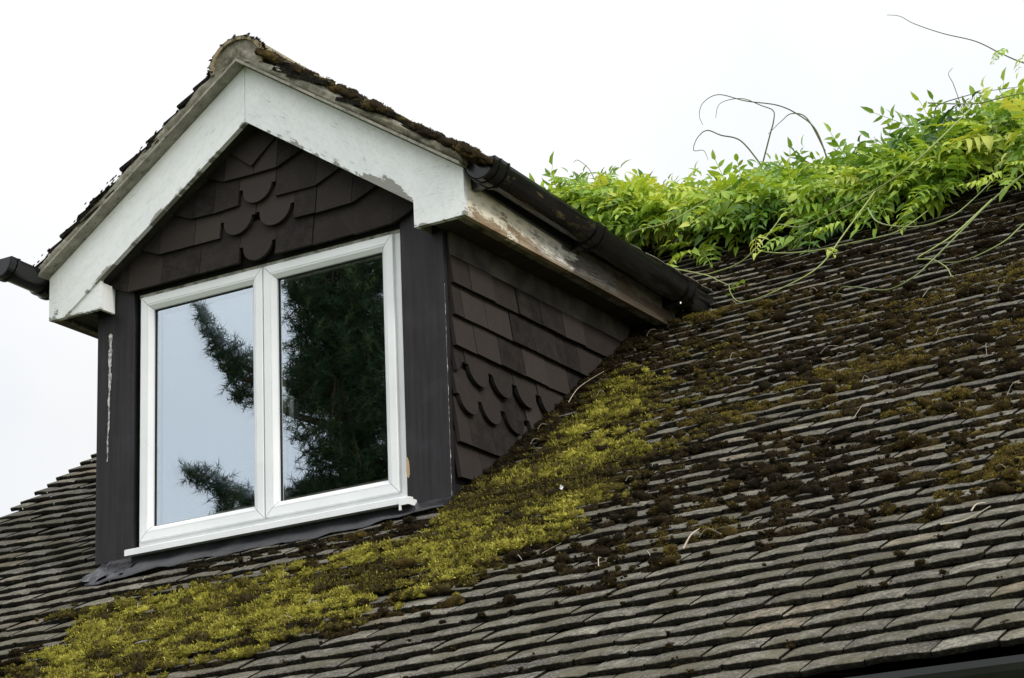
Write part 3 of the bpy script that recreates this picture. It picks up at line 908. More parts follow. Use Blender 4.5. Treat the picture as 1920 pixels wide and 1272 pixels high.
m = MB(); ya = -.158
A = np.linspace(-.25, PI+.25, 22)
for k in range(9):
    yb = ya+.32
    pr = [(.004+math.cos(a)*.124*(1+.02*math.sin(7*a+k)), 1.493+math.sin(a)*.106) for a in A]
    pi = [(.004+(x-.004)*.87, 1.493+(z-1.493)*.86) for x, z in pr][::-1]
    rg = pr+pi; n0 = len(rg)
    m.add([(x, ya, z) for x, z in rg]+[(x, yb-.006, z) for x, z in rg], [(i, (i+1) % n0, n0+(i+1) % n0, n0+i) for i in range(n0)]
          + [(i, i+1, n0-2-i, n0-1-i) for i in range(21)])
    ya = yb
m.build('ridge_tiles', M['ridge'], dormer)
m = MB(); vs = []; nr = 5
for k in range(nr):
    q = 1-k/nr
    for a in A:
        x = .004+math.cos(a)*.109*q; z = 1.497+math.sin(a)*.094*q
        vs.append((x, -.146-.006*mnoise.noise(Vector((x*22, z*22, 5)))-.004*(1-q), z))
n0 = len(A)
fs = [(k*n0+i, k*n0+i+1, (k+1)*n0+i+1, (k+1)*n0+i) for k in range(nr-1) for i in range(n0-1)]
fs.append(tuple((nr-1)*n0+i for i in range(n0)))
m.add(vs, fs)
# mortar throat under the ridge tile
m.prism([(-.13, 1.4285), (0, 1.5135), (.14, 1.4215), (.11, 1.50), (.0, 1.545), (-.10, 1.51)], -.1435, -.05)
m.build('ridge_end_mortar', M['mortar'], dormer)

# ------------------------------------------------------------------ moss
bm = bmesh.new(); bmesh.ops.create_icosphere(bm, subdivisions=2, radius=1)
bm.verts.ensure_lookup_table()
ICO_V = np.array([v.co[:] for v in bm.verts]); ICO_F = np.array([[v.index for v in f.verts] for f in bm.faces]); bm.free()

bm = bmesh.new(); bmesh.ops.create_icosphere(bm, subdivisions=1, radius=1)
bm.verts.ensure_lookup_table()
SMALL = (np.array([v.co[:] for v in bm.verts]), np.array([[v.index for v in f.verts] for f in bm.faces])); bm.free()

def cushions(name, P, N, U, sx, sy, sz, tone, mat, fuzz, fl, fw, seed, parent=None, spread=.16, ico=None):
    """mossy cushions: squashed lumpy balls at points P, each carrying a fur of little leaves"""
    R = np.random.default_rng(seed); n = len(P)
    W = np.cross(N, U)
    ang = R.uniform(-.5, .5, n)[:, None]
    U2 = U*np.cos(ang)+W*np.sin(ang); W2 = -U*np.sin(ang)+W*np.cos(ang)
    IV, IF = ico or (ICO_V, ICO_F)
    k = len(IV)
    jit = R.uniform(.70, 1.28, (n, k))
    L = IV[None]*jit[..., None]
    V = P[:, None]+L[..., 0:1]*(U2*sx[:, None])[:, None]+L[..., 1:2]*(W2*sy[:, None])[:, None]+L[..., 2:3]*(N*sz[:, None])[:, None]
    F = (IF[None]+(np.arange(n)*k)[:, None, None]).reshape(-1, 3)
    T = np.zeros((n, k, 4)); T[..., 3] = 1
    T[..., 0] = np.clip(tone[:, None]*.8-.08+R.normal(0, spread*.6, (n, k)), 0, 1)
    # fur
    m_ = int(n*fuzz)
    bi = R.integers(0, n, m_); d = R.normal(0, 1, (m_, 3)); d[:, 2] = np.abs(d[:, 2])*.9+.1
    d /= np.linalg.norm(d, axis=1)[:, None]
    base = P[bi]+(U2[bi]*(d[:, 0:1]*sx[bi, None])+W2[bi]*(d[:, 1:2]*sy[bi, None])+N[bi]*(d[:, 2:3]*sz[bi, None]))*.95
    nd = U2[bi]*d[:, 0:1]+W2[bi]*d[:, 1:2]+N[bi]*(d[:, 2:3]+.35)+R.normal(0, .45, (m_, 3))
    nd /= np.linalg.norm(nd, axis=1)[:, None]
    side = np.cross(nd, R.normal(0, 1, (m_, 3))); side /= np.linalg.norm(side, axis=1)[:, None]
    fs_ = np.clip(sx[bi]/.024, .3, 1.0)[:, None]
    ln = fs_*fl*R.uniform(.45, 1.4, m_)[:, None]; wd = fs_*fw*R.uniform(.6, 1.3, m_)[:, None]
    mid = base+nd*ln*.5
    fv = np.stack([base-side*wd*.35, mid+side*wd*.6, base+nd*ln+side*wd*.1, mid-side*wd*.5], 1)
    ft = np.zeros((m_, 4, 4)); ft[..., 3] = 1
    ft[..., 0] = np.clip(tone[bi][:, None]+R.normal(.04, spread, (m_, 1)), 0, 1)
    Fq = (np.arange(m_)*4)[:, None]+np.arange(4)[None]+n*k
    me = np_mesh(name, np.concatenate([V.reshape(-1, 3), fv.reshape(-1, 3)]), [F, Fq], np.concatenate([T.reshape(-1, 4), ft.reshape(-1, 4)]), smooth=True)
    return link(name, me, mat, parent)

def in_poly(x, y, poly):
    ins = np.zeros(len(x), bool)
    n = len(poly)
    for i in range(n):
        (x0, y0), (x1, y1) = poly[i], poly[(i+1) % n]
        c = ((y0 > y) != (y1 > y)) & (x < (x1-x0)*(y-y0)/((y1-y0)+1e-12)+x0)
        ins ^= c
    return ins

UX = np.array([1., 0, 0])
CARPET = [(-.335, -.819), (-.424, -.566), (-.493, -.325), (-.382, -.30), (.042, -.30), (.433, -.29), (.67, -.17), (.80, .02), (.86, .22), (.93, .40),
          (.93, .70), (.91, .99), (1.049, 1.09), (1.197, .851), (1.327, .528), (1.468, .186), (1.504, -.09), (1.442, -.416), (1.243, -.6), (1.162, -.777),
          (.738, -.835), (.469, -.904), (.206, -.963), (-.1, -1.0), (-.45, -1.0)]
R = np.random.default_rng(21)
n = 26000
x = R.uniform(-.75, 2.05, n); y = R.uniform(-1.15, 1.35, n)
wx = x+.10*(vnoise(x, y, 5, 1)-.5)+.05*(vnoise(x, y, 16, 2)-.5); wy = y+.16*(vnoise(x, y, 5, 4)-.5)+.06*(vnoise(x, y, 16, 6)-.5)
soft = np.zeros(n)
for k in range(14):
    a_ = k*2.4; r_ = .03+.019*k
    soft += in_poly(wx+math.cos(a_)*r_, wy+math.sin(a_)*r_*.9, CARPET)/14
dens = vnoise(x, y*1.8, 5.5, 9)*.55+vnoise(x, y*1.4, 14, 12)*.45
fr = ((y-Y_EAVE)*RH/GAUGE) % 1
ins = (soft > .02) & (soft*.75+(dens-.5)*1.15-.42*np.clip((fr-.38)/.25, 0, 1)+R.normal(0, .09, n) > .31)
ins &= (y < -.27) | (x > .80+.0*y)
soft = soft[ins]
x, y, dens = x[ins], y[ins], dens[ins]
fr = fr[ins]
tone = np.clip(.02+1.15*(vnoise(x, y*1.3, 4.2, 15)*.28+vnoise(x, y*1.6, 13, 16)*.36+vnoise(x, y*1.5, 34, 17)*.36)+R.normal(0, .12, len(x)), .02, .97)*(.35+.65*np.clip(soft*1.3, 0, 1))
tone = np.where(vnoise(x, y*1.6, 8, 19) < .27, tone*.35, tone)
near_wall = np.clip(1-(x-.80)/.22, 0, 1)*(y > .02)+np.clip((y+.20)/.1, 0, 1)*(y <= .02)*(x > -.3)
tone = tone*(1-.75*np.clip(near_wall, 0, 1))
size = R.uniform(.4, .95, len(x))*(.7+.7*vnoise(x, y*1.5, 9, 91))*(.55+.45*np.clip(soft*1.2, 0, 1))
P = tile_top(x, y, .004)
N = np.repeat(ROOF_N[None], len(x), 0)+R.normal(0, .12, (len(x), 3)); N /= np.linalg.norm(N, axis=1)[:, None]
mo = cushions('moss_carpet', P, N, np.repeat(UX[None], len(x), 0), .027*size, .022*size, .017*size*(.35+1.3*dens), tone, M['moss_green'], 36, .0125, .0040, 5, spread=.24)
tag(mo, 'carpet of bright yellow-green moss on the tiles below and right of the dormer', 'moss', kind='stuff')

# dark cushions sitting on the tails of the courses
px_, py_, ps_, pt_ = [], [], [], []
ylow = lambda q: np.interp(q, [-.3, .74, 1.18, 1.53, 2.0, 2.45, 2.98, 4, 6.2], [-.9, -.87, -.84, -.80, -.81, -.76, -.72, -.66, -.6])
for i in range(NCOURSE):
    yi = Y_EAVE+i*GAUGE/RH
    q = np.arange(.35, 5.6, .030)+R.uniform(-.02, .02, 200)[:len(np.arange(.35, 5.6, .030))]
    d = np.clip((yi-ylow(q))/.28, 0, 1)**.6
    cl = vnoise(q, np.full(len(q), i*5.3), 8.5, 31)*.80+vnoise(q, yi*1.5, 1.6, 33)*.20
    up = np.clip((yi-.9)/1.2, 0, 1)
    thr = .715-.285*d+.0*up
    band = np.clip(1-np.abs(yi-ylow(q)-.25)/.4, 0, 1)
    k = (cl+R.normal(0, .07, len(q)) > thr-.05*band) & (yi > ylow(q)-.05) & ((q > .82) | (yi < -.08))
    q = q[k]
    if not len(q): continue
    sc = R.uniform(.42, 1.0, len(q))*(1-.25*up)
    px_.append(q); py_.append(yi+R.uniform(-.014, .003, len(q))+(R.random(len(q)) < .16)*R.uniform(.008, .03, len(q))); ps_.append(sc)
    pt_.append(np.clip(.10+.62*vnoise(q, np.full(len(q), yi), 4.5, 41)+R.normal(0, .13, len(q)), 0, 1))
px_ = np.concatenate(px_); py_ = np.concatenate(py_); ps_ = np.concatenate(ps_); pt_ = np.concatenate(pt_)
# small dark cushions left of the carpet and along the wall of the dormer
xl = R.uniform(-1.5, -.25, 420); yl = Y_EAVE+np.round((R.uniform(-1.05, -.35, 420)-Y_EAVE)*RH/GAUGE)*GAUGE/RH+R.uniform(0, .02, 420)
kk = vnoise(xl, yl, 5, 51) > .52-.25*np.clip((xl+.9)/.6, 0, 1)
yw_ = R.uniform(-.02, 1.45, 330); xw_ = .80+np.abs(R.normal(0, .035, 330))
px_ = np.concatenate([px_, xl[kk], xw_, R.uniform(-.2, .75, 60)]); py_ = np.concatenate([py_, yl[kk], yw_, R.uniform(-.20, -.13, 60)])
ps_ = np.concatenate([ps_, R.uniform(.35, .75, kk.sum()), R.uniform(.5, 1.0, 330), R.uniform(.3, .6, 60)])
pt_ = np.concatenate([pt_, R.uniform(0, .45, kk.sum()), R.uniform(0, .3, 330), R.uniform(0, .4, 60)])
NC_ = 110
xc = R.uniform(.2, 3.4, NC_); yc = Y_EAVE+np.round((R.uniform(-1.45, -.62, NC_)-Y_EAVE)*RH/GAUGE)*GAUGE/RH+R.uniform(-.004, .004, NC_)
xc = np.where(R.random(NC_) < .75, XV+np.round((xc-XV)/(TILE_W*.5))*TILE_W*.5+R.normal(0, .004, NC_), xc)
px_ = np.concatenate([px_, xc]); py_ = np.concatenate([py_, yc]); ps_ = np.concatenate([ps_, R.uniform(.18, .42, NC_)]); pt_ = np.concatenate([pt_, R.uniform(0, .5, NC_)])
# brighter patches on the right
for (cx_, cy_, rx, ry, nn) in ((2.17, .45, .22, .03, 60), (2.92, -.50, .10, .10, 70), (1.10, 1.45, .07, .03, 30), (2.5, .05, .08, .04, 20), (2.75, .55, .2, .05, 40), (1.7, .3, .1, .05, 24), (2.1, 1.0, .1, .03, 20), (2.6, 1.1, .16, .06, 40)):
    px_ = np.concatenate([px_, R.normal(cx_, rx, nn)]); py_ = np.concatenate([py_, R.normal(cy_, ry, nn)])
    ps_ = np.concatenate([ps_, R.uniform(.5, .9, nn)]); pt_ = np.concatenate([pt_, R.uniform(.72, 1, nn)])
def moss_frame(x_, y_, lift):
    P = tile_top(x_, y_, 0.0)+ROOF_N*lift[:, None]
    N = np.repeat(ROOF_N[None], len(x_), 0)+np.array([0, -.35, 0])+R.normal(0, .15, (len(x_), 3)); N /= np.linalg.norm(N, axis=1)[:, None]
    U = np.repeat(UX[None], len(x_), 0); U = U-N*(U*N).sum(1)[:, None]; U /= np.linalg.norm(U, axis=1)[:, None]
    return P, N, U
# every cushion is one low dome with little lumps round it
rp_ = 5
sat_s = np.repeat(ps_, rp_)
sat_x = np.repeat(px_, rp_)+R.normal(0, .026, len(px_)*rp_)*np.minimum(sat_s*1.1, 1.2)
sat_y = np.repeat(py_, rp_)+R.normal(0, .0055, len(px_)*rp_)*np.minimum(sat_s*1.1, 1.3)
sat_t = np.clip(np.repeat(pt_, rp_)+R.normal(0, .12, len(px_)*rp_), 0, 1)
sat_s = sat_s*R.uniform(.22, .5, len(sat_s))
P, N, U = moss_frame(px_, py_, R.uniform(-.005, .004, len(px_)))
mo = cushions('moss_cushions', P, N, U, .033*ps_*R.uniform(.6, 1.45, len(px_)), .0165*ps_, .0205*ps_, pt_, M['moss_dark'], 95, .0078, .0026, 6, spread=.27)
P, N, U = moss_frame(sat_x, sat_y, R.uniform(-.004, .008, len(sat_x))*np.minimum(sat_s/.3, 1.2))
m2 = cushions('moss_tufts', P, N, U, .029*sat_s, .020*sat_s, .019*sat_s, sat_t, M['moss_dark'], 22, .0072, .0024, 8, spread=.22, ico=SMALL)
tag(m2, 'small tufts of brown moss filling in between the dark moss cushions on the main roof', 'moss', kind='stuff')
tag(mo, 'dark brown moss cushions along the tile courses all over the right of the main roof', 'moss', kind='stuff')

# moss on the dormer's verges
q = R.uniform(.12, 1.0, 330); q = q[((vnoise(q, q*0, 9, 61) > .33) | (q > .45)) & (vnoise(q, q*0, 17, 62) > .36)]
lay = R.integers(0, 2, len(q))
P1 = np.stack([q, -.155+R.uniform(0, .09, len(q)), 1.60-.70*q-.012+R.normal(0, .005, len(q))], -1)
q2 = R.uniform(.1, .99, 170); q2 = q2[vnoise(q2, q2*0, 11, 63) > .42]
P2 = np.stack([-q2, -.155+R.uniform(0, .06, len(q2)), 1.60-.70*q2-.014+R.normal(0, .004, len(q2))], -1)
P3 = np.array([[.94+R.normal(0, .025), -.125+abs(R.normal(0, .03)), .905+abs(R.normal(0, .014))] for _ in range(26)])
P4 = np.array([[.004+math.cos(a)*.125+R.normal(0, .003), -.150+R.normal(0, .004), 1.493+math.sin(a)*.106+R.normal(0, .003)] for a in np.concatenate([R.uniform(-.1, 1.1, 20), R.uniform(1.1, 2.7, 10), R.uniform(2.75, 3.3, 16)])])
t1 = R.normal(0, .026, len(P1)*3); P1 = np.repeat(P1, 3, 0)+np.stack([t1, R.normal(.006, .010, len(t1)), -t1*.70+R.normal(-.004, .004, len(t1))], -1)
t2 = R.normal(0, .02, len(P2)*3); P2 = np.repeat(P2, 3, 0)+np.stack([t2, R.normal(.004, .008, len(t2)), t2*.70+R.normal(-.006, .004, len(t2))], -1)
P3 = np.repeat(P3, 2, 0)+R.normal(0, .007, (len(P3)*2, 3)); P4 = np.repeat(P4, 3, 0)+R.normal(0, .004, (len(P4)*3, 3))
P = np.concatenate([P1, P2, P3, P4]); nn = len(P)
N = np.repeat(np.array([[0, -.55, .83]]), nn, 0)+R.normal(0, .1, (nn, 3)); N /= np.linalg.norm(N, axis=1)[:, None]
Ut = np.concatenate([np.repeat([[.83, 0, -.56]], len(P1), 0), np.repeat([[.83, 0, .56]], len(P2), 0), np.repeat([[.83, 0, -.56]], len(P3), 0), np.repeat([[1., 0, 0]], len(P4), 0)])
sc = np.concatenate([R.uniform(.40, 1.1, len(P1)), R.uniform(.14, .28, len(P2)), R.uniform(.3, .6, len(P3)), R.uniform(.10, .24, len(P4))])
tn = np.concatenate([np.clip(R.normal(.42, .2, len(P1)), 0, .85), R.uniform(0, .4, len(P2)), R.uniform(.2, .9, len(P3)), R.uniform(0, .4, len(P4))])
mo = cushions('verge_moss', P, N, Ut, .034*sc, .020*sc, .0135*sc, tn, M['moss_dark'], 40, .007, .0026, 7, spread=.2)
tag(mo, 'dark moss growing on the tile ends along the sloping edges of the dormer roof', 'moss', kind='stuff')

# ------------------------------------------------------------------ litter on the roof
def twig(label, pts, r=.0024, group=None):
    m = MB(); m.tube(smooth_line([tuple(float(c_) for c_ in tile_top(px, py, .014+o)) for px, py, o in pts], 5), r, r*.5, 5)
    return tag(m.build('twig', M['twig']), label, 'twig', group)
twig('straight pale twig lying up the slope just below the moss line', [(1.972, -.685, .0), (1.985, -.646, .012), (1.988, -.585, .0)], .003, 'twigs lying on the roof')
twig('longest pale twig, lying almost level near the right edge of the picture', [(2.797, -.84, .004), (2.861, -.837, .003), (2.93, -.815, .006)], .0026, 'twigs lying on the roof')
twig('short pale twig crossing the tip of the longest twig', [(2.879, -.821, .004), (2.886, -.794, .014), (2.894, -.755, .006)], .0024, 'twigs lying on the roof')
twig('little curved twig standing out of dark moss under the yellow-green carpet', [(1.727, -.733, .004), (1.717, -.706, .022), (1.716, -.691, .02)], .002, 'twigs lying on the roof')
twig('bent pale twig against the foot of the dormer\'s hung-tile side', [(.87, .70, .006), (.86, .80, .022), (.86, .90, .02), (.88, .97, .016)], .0016, 'twigs lying on the roof')
m = MB(); pc = roof_point(1.291, -.135, .028)
m.add([(pc[0]-.007, pc[1], pc[2]), (pc[0]-.002, pc[1]-.004, pc[2]+.012), (pc[0]+.007, pc[1], pc[2]+.004), (pc[0]+.003, pc[1]-.004, pc[2]-.006)], [(0, 1, 2, 3)])
po = m.build('petal', M['petal']); sd = po.modifiers.new('thick', 'SOLIDIFY'); sd.thickness = .0015
tag(po, 'tiny white petal on the yellow-green moss', 'petal')
m = MB(); k = 0
while k < 64:
    xx = R.uniform(-.4, 3.6); yy = R.uniform(-.95, 1.7)
    if yy < float(ylow(xx))+.02 or (-.8 < xx < .82 and yy > -.15): continue
    a = R.uniform(0, PI); L = R.uniform(.012, .034); h = R.uniform(.0, .018)
    p = [tile_top(xx-math.cos(a)*L, yy-math.sin(a)*L*.8, .018), tile_top(xx, yy, .024+h), tile_top(xx+math.cos(a)*L, yy+math.sin(a)*L*.8, .02+h*R.uniform(-.5, 1.2))]
    m.tube(smooth_line([tuple(map(float, q_)) for q_ in p], 3), .0009, .0006, 4); k += 1
tag(m.build('dry_litter', M['twig']), 'scattered dry pine needles and stalks caught in the roof moss', 'litter', kind='stuff')

# ------------------------------------------------------------------ wisteria over the ridge
vine = thing('wisteria', 'bright green wisteria sprawling over the ridge of the main roof on the right', 'climbing plant', (1.6, 2.6, 1.5))
LEAFLET = np.array([[0, 0, 0], [.30, .5, .10], [.68, .42, .06], [1, 0, -.10], [.68, -.42, .06], [.30, -.5, .10], [.32, 0, .0], [.68, 0, -.03]])
LF = [(0, 6, 1), (6, 7, 2, 1), (7, 3, 2), (0, 5, 6), (6, 5, 4, 7), (7, 4, 3)]
LF3 = np.array([f for f in LF if len(f) == 3]); LF4 = np.array([f for f in LF if len(f) == 4])
def leaf_template(R, pairs, droop, flop):
    """pinnate leaf along +X, facing +Z"""
    V = []; L = .055*pairs*.72+.03
    rach = lambda s: np.array([L*s, 0, -droop*L*s*s])
    T = []
    for k in range(pairs):
        s = (k+.55)/(pairs+.4)
        for sd in (-1, 1):
            ln = R.uniform(.058, .080)*(.75+.45*math.sin(PI*min(1, s+.18))); a = math.radians(R.uniform(48, 72))*sd
            T.append((rach(s), a, ln, flop*R.uniform(.4, 1.3)))
    T.append((rach(1), R.uniform(-.15, .15), R.uniform(.055, .072), droop))
    for p, a, ln, fl_ in T:
        v = LEAFLET*np.array([ln, ln*R.uniform(.33, .46), ln])
        v[:, 2] -= fl_*(v[:, 0]**2)/ln
        ro = R.uniform(-.5, .5)
        y2 = v[:, 1]*math.cos(ro)-v[:, 2]*math.sin(ro); z2 = v[:, 1]*math.sin(ro)+v[:, 2]*math.cos(ro)
        v = np.stack([v[:, 0], y2, z2], -1)
        c, s_ = math.cos(a), math.sin(a)
        v = np.stack([v[:, 0]*c-v[:, 1]*s_, v[:, 0]*s_+v[:, 1]*c, v[:, 2]], -1)+p
        V.append(v)
    # rachis as a thin three-sided strip
    return np.concatenate(V), len(T), [rach(s) for s in np.linspace(-.12, 1, 5)]
R = np.random.default_rng(77)
TEMPL = [leaf_template(R, int(R.integers(4, 7)), R.uniform(.1, .55), R.uniform(.15, .8)) for _ in range(14)]
def leaves(name, P, D, Nn, scale, tone, mat, parent, seed):
    """one mesh of pinnate leaves: at P, rachis along D, upper face towards Nn"""
    R = np.random.default_rng(seed); VV = []; F3 = []; F4 = []; TT = []; b = 0
    for i in range(len(P)):
        tv, nl, ra = TEMPL[int(R.integers(0, len(TEMPL)))]
        d = D[i]/np.linalg.norm(D[i]); nn = Nn[i]-d*np.dot(Nn[i], d); nn /= np.linalg.norm(nn)+1e-9; sd = np.cross(nn, d)
        M3 = np.stack([d, sd, nn], 0)*scale[i]
        VV.append(tv@M3+P[i])
        o = b+np.arange(nl)*8
        F3.append((LF3[None]+o[:, None, None]).reshape(-1, 3)); F4.append((LF4[None]+o[:, None, None]).reshape(-1, 4))
        t_ = np.zeros((nl*8, 4)); t_[:, 3] = 1; t_[:, 0] = np.clip(tone[i]+np.repeat(R.normal(0, .07, nl), 8), 0, 1); TT.append(t_)
        b += nl*8
        w = .0016
        rv = np.array([q+np.array([0, e, 0]) for q in ra for e in (-w, w)])@M3+P[i]
        VV.append(rv); F4.append(np.array([[b+2*k, b+2*k+1, b+2*k+3, b+2*k+2] for k in range(4)]))
        t_ = np.zeros((10, 4)); t_[:, 3] = 1; t_[:, 0] = min(1, tone[i]+.1); TT.append(t_); b += 10
    me = np_mesh(name, np.concatenate(VV), [np.concatenate(F3), np.concatenate(F4)], np.concatenate(TT))
    return link(name, me, mat, parent)
XT = [-.46, -.36, -.21, -.09, .11, .28, .44, .55, .72, .88, 1.12, 1.32, 1.53, 1.66, 1.91, 2.08, 2.6, 3.2, 4, 5.4]
ZT = [1.73, 1.80, 1.87, 1.89, 1.88, 1.82, 1.71, 1.70, 1.71, 1.69, 1.67, 1.67, 1.66, 1.70, 1.74, 1.75, 1.79, 1.78, 1.86, 1.83]
XB = [-.5, .1, .33, .64, 1.04, 1.45, 1.63, 2.02, 2.33, 3, 5.4]
YB = [2.75, 2.62, 2.44, 2.24, 2.14, 2.07, 2.08, 2.03, 1.90, 1.75, 1.7]
def vine_point(x, s, depth):
    """s 0 at the lower edge on the roof .. 1 at the crest .. 1.4 behind the ridge; depth 1 = outer face, 0 = against the tiles"""
    yb = np.interp(x, XB, YB); zt = np.interp(x, XT, ZT)
    s1 = np.minimum(s, 1); yc = 2.78
    y = yb+(yc-yb)*s1+np.maximum(s-1, 0)*.8
    zr_ = RZ0+RP*np.minimum(y, Y_RIDGE)-np.maximum(y-Y_RIDGE, 0)*RP
    hcrest = zt-(RZ0+RP*yc)
    h = np.where(s <= 1, (.04+(hcrest-.04)*np.sin(s1*PI/2)**.75), hcrest*(1-np.maximum(s-1, 0)*1.6))
    bulge = -.22*np.sin(s1*PI)*depth
    return np.stack([x, y+bulge, zr_+.02+np.maximum(h, .05)*depth], -1)
n = 8600
x = R.uniform(-.38, 5.2, n); s = R.uniform(0, 1, n)**.72*1.32; dp = np.where(R.random(n) < .72, R.uniform(.72, 1.0, n), R.uniform(.2, .72, n))
dens = vnoise(x, s*1.2, 4.2, 71)*.5+vnoise(x, s*.8, 9, 72)*.5
k = (dens > np.clip(.62-.34*s, .30, 1)) & ((s > .3) | (R.random(n) < .45))
x, s, dp = x[k], s[k], dp[k]; n = len(x)
P = vine_point(x, s, dp)+R.normal(0, .018, (n, 3))
out = np.stack([R.normal(0, .55, n), -np.cos(np.minimum(s, 1.2)*1.25)*.9+R.normal(0, .35, n), np.sin(np.minimum(s, 1)*1.1)*.5-.32+R.normal(0, .30, n)], -1)
D = out+np.array([-.25, -.15, -.05])
Nn = np.stack([R.normal(0, .35, n), -.75+R.normal(0, .35, n), .8+R.normal(0, .3, n)], -1)
tone = np.clip(-.06+1.16*(vnoise(x, s*1.5+P[:, 2], 3.6, 81)*.6+vnoise(x, P[:, 2]*3, 8, 82)*.4)+R.normal(0, .12, n), 0, 1)
leaves('foliage', P, D, Nn, R.uniform(.46, .94, n), tone, M['leaf'], vine, 5)
# upright young shoots on the crest
x = np.concatenate([R.uniform(-.3, .5, 12), R.uniform(.5, 5, 26)]); n = len(x)
P = vine_point(x, np.full(n, 1.0), np.ones(n))+np.stack([np.zeros(n), R.normal(0, .08, n), R.uniform(-.05, .01, n)], -1)
D = np.stack([R.normal(0, .8, n), R.normal(-.1, .4, n), R.uniform(.25, .8, n)], -1)
leaves('young_leaves', P, D, R.normal(0, 1, (n, 3))+np.array([0, -.8, .3]), R.uniform(.36, .66, n), np.clip(R.normal(.75, .12, n), 0, 1), M['leaf'], vine, 6)

SKY = [[(1.138, 2.75, 1.80), (1.098, 2.75, 1.939), (1.027, 2.76, 2.037), (.913, 2.75, 2.115), (.767, 2.73, 2.172), (.633, 2.72, 2.229), (.562, 2.72, 2.212), (.534, 2.73, 2.165), (.535, 2.75, 2.11)],
       [(.813, 2.75, 1.82), (.861, 2.75, 1.986), (.898, 2.75, 2.036), (.884, 2.75, 2.093), (.833, 2.75, 2.138), (.741, 2.75, 2.187), (.644, 2.75, 2.19), (.603, 2.75, 2.128)],
       [(1.133, 2.75, 1.83), (1.052, 2.77, 2.012), (.976, 2.78, 2.069), (.92, 2.77, 2.038), (.861, 2.75, 1.981)],
       [(.814, 2.75, 1.84), (.725, 2.75, 1.986), (.619, 2.74, 2.042), (.552, 2.73, 2.07), (.508, 2.73, 2.043), (.492, 2.74, 1.985), (.526, 2.75, 1.987), (.549, 2.75, 1.93)],
       [(2.6, 2.76, 1.85), (2.3, 2.76, 1.92), (2.104, 2.75, 1.991), (2.004, 2.75, 2.077), (1.89, 2.75, 2.16), (1.748, 2.74, 2.239), (1.629, 2.74, 2.325), (1.558, 2.74, 2.38), (1.495, 2.74, 2.403)],
       [(1.80, 2.75, 1.83), (1.762, 2.75, 1.988), (1.747, 2.75, 2.044), (1.77, 2.75, 2.069)],
       [(1.64, 2.75, 1.79), (1.664, 2.75, 1.872), (1.693, 2.75, 1.903), (1.79, 2.74, 1.924), (1.912, 2.73, 1.915), (2.092, 2.72, 1.885)],
       [(-.05, 2.75, 1.96), (-.081, 2.75, 2.044), (-.136, 2.75, 2.1), (-.166, 2.75, 2.093)]]
for i, pts in enumerate(SKY):
    m = MB(); thin = i in (5, 7)
    pts = [tuple(np.array(p_)+R.normal(0, .006, 3)*(0 < k_ < len(pts)-1)) for k_, p_ in enumerate(pts)]
    m.tube(smooth_line(pts, 7), .0020 if thin else .0038, .0011, 6)
    m.build('tendril', M['stem_brown'], vine, smooth=True)
SHOOTS = [[(2.402, 1.573, 1.036), (2.315, 1.388, .882), (2.259, 1.206, .73), (2.2, 1.001, .562), (2.144, .93, .486), (2.042, .938, .465), (1.86, 1.126, .566), (1.753, 1.249, .623), (1.713, 1.27, .61)],
          [(2.236, 1.638, .983), (2.171, 1.36, .776), (2.102, 1.293, .712), (2.048, 1.267, .677), (2.107, 1.267, .66), (2.178, 1.198, .595), (2.217, 1.133, .534), (2.221, 1.159, .534)],
          [(2.55, 1.62, .92), (2.432, 1.4, .772), (2.377, 1.291, .679), (2.283, 1.244, .629), (2.186, 1.282, .636), (2.048, 1.415, .709)],
          [(2.2, 1.6, 1.35), (2.108, 1.375, 1.142), (2.028, 1.331, 1.065), (1.92, 1.33, 1.018), (1.776, 1.346, .981), (1.627, 1.4, .971), (1.482, 1.525, 1.009), (1.289, 1.795, 1.147), (1.212, 1.903, 1.174), (1.197, 1.961, 1.166), (1.215, 2.048, 1.179)],
          [(1.66, 1.95, 1.26), (1.654, 1.728, 1.081), (1.657, 1.497, .903), (1.653, 1.376, .801), (1.614, 1.296, .726), (1.516, 1.248, .674), (1.41, 1.242, .65), (1.296, 1.317, .682), (1.176, 1.513, .796), (1.091, 1.689, .897)],
          [(.699, 1.968, 1.136), (.944, 1.787, 1.0), (1.042, 1.701, .929), (1.109, 1.65, .882)],
          [(.925, 1.827, 1.016), (1.149, 1.67, .973), (1.252, 1.681, 1.045), (1.276, 1.85, 1.2)],
          [(1.752, 1.59, 1.047), (1.857, 1.384, .907), (1.966, 1.262, .823), (2.112, 1.174, .762), (2.209, 1.208, .786), (2.245, 1.319, .862), (2.271, 1.553, 1.022)],
          [(1.067, 2.054, 1.159), (1.251, 1.876, 1.054), (1.458, 1.744, .981), (1.644, 1.68, .954), (1.841, 1.636, .94), (1.932, 1.771, 1.05)],
          [(.35, 2.2, 1.30), (.575, 1.841, 1.279), (.771, 1.81, 1.278), (.883, 1.898, 1.359), (.988, 2.006, 1.453)],
          [(1.9, 2.0, 1.60), (2.152, 1.8, 1.46), (2.297, 1.72, 1.42), (2.452, 1.68, 1.40), (2.6, 1.75, 1.45)]]
for pts in SHOOTS:
    m = MB(); m.tube(smooth_line(pts, 7), .0032, .0016, 6, (float(R.uniform(.2, .9)), 0, 0, 1))
    m.build('trailing_shoot', M['stem_green'], vine, smooth=True)
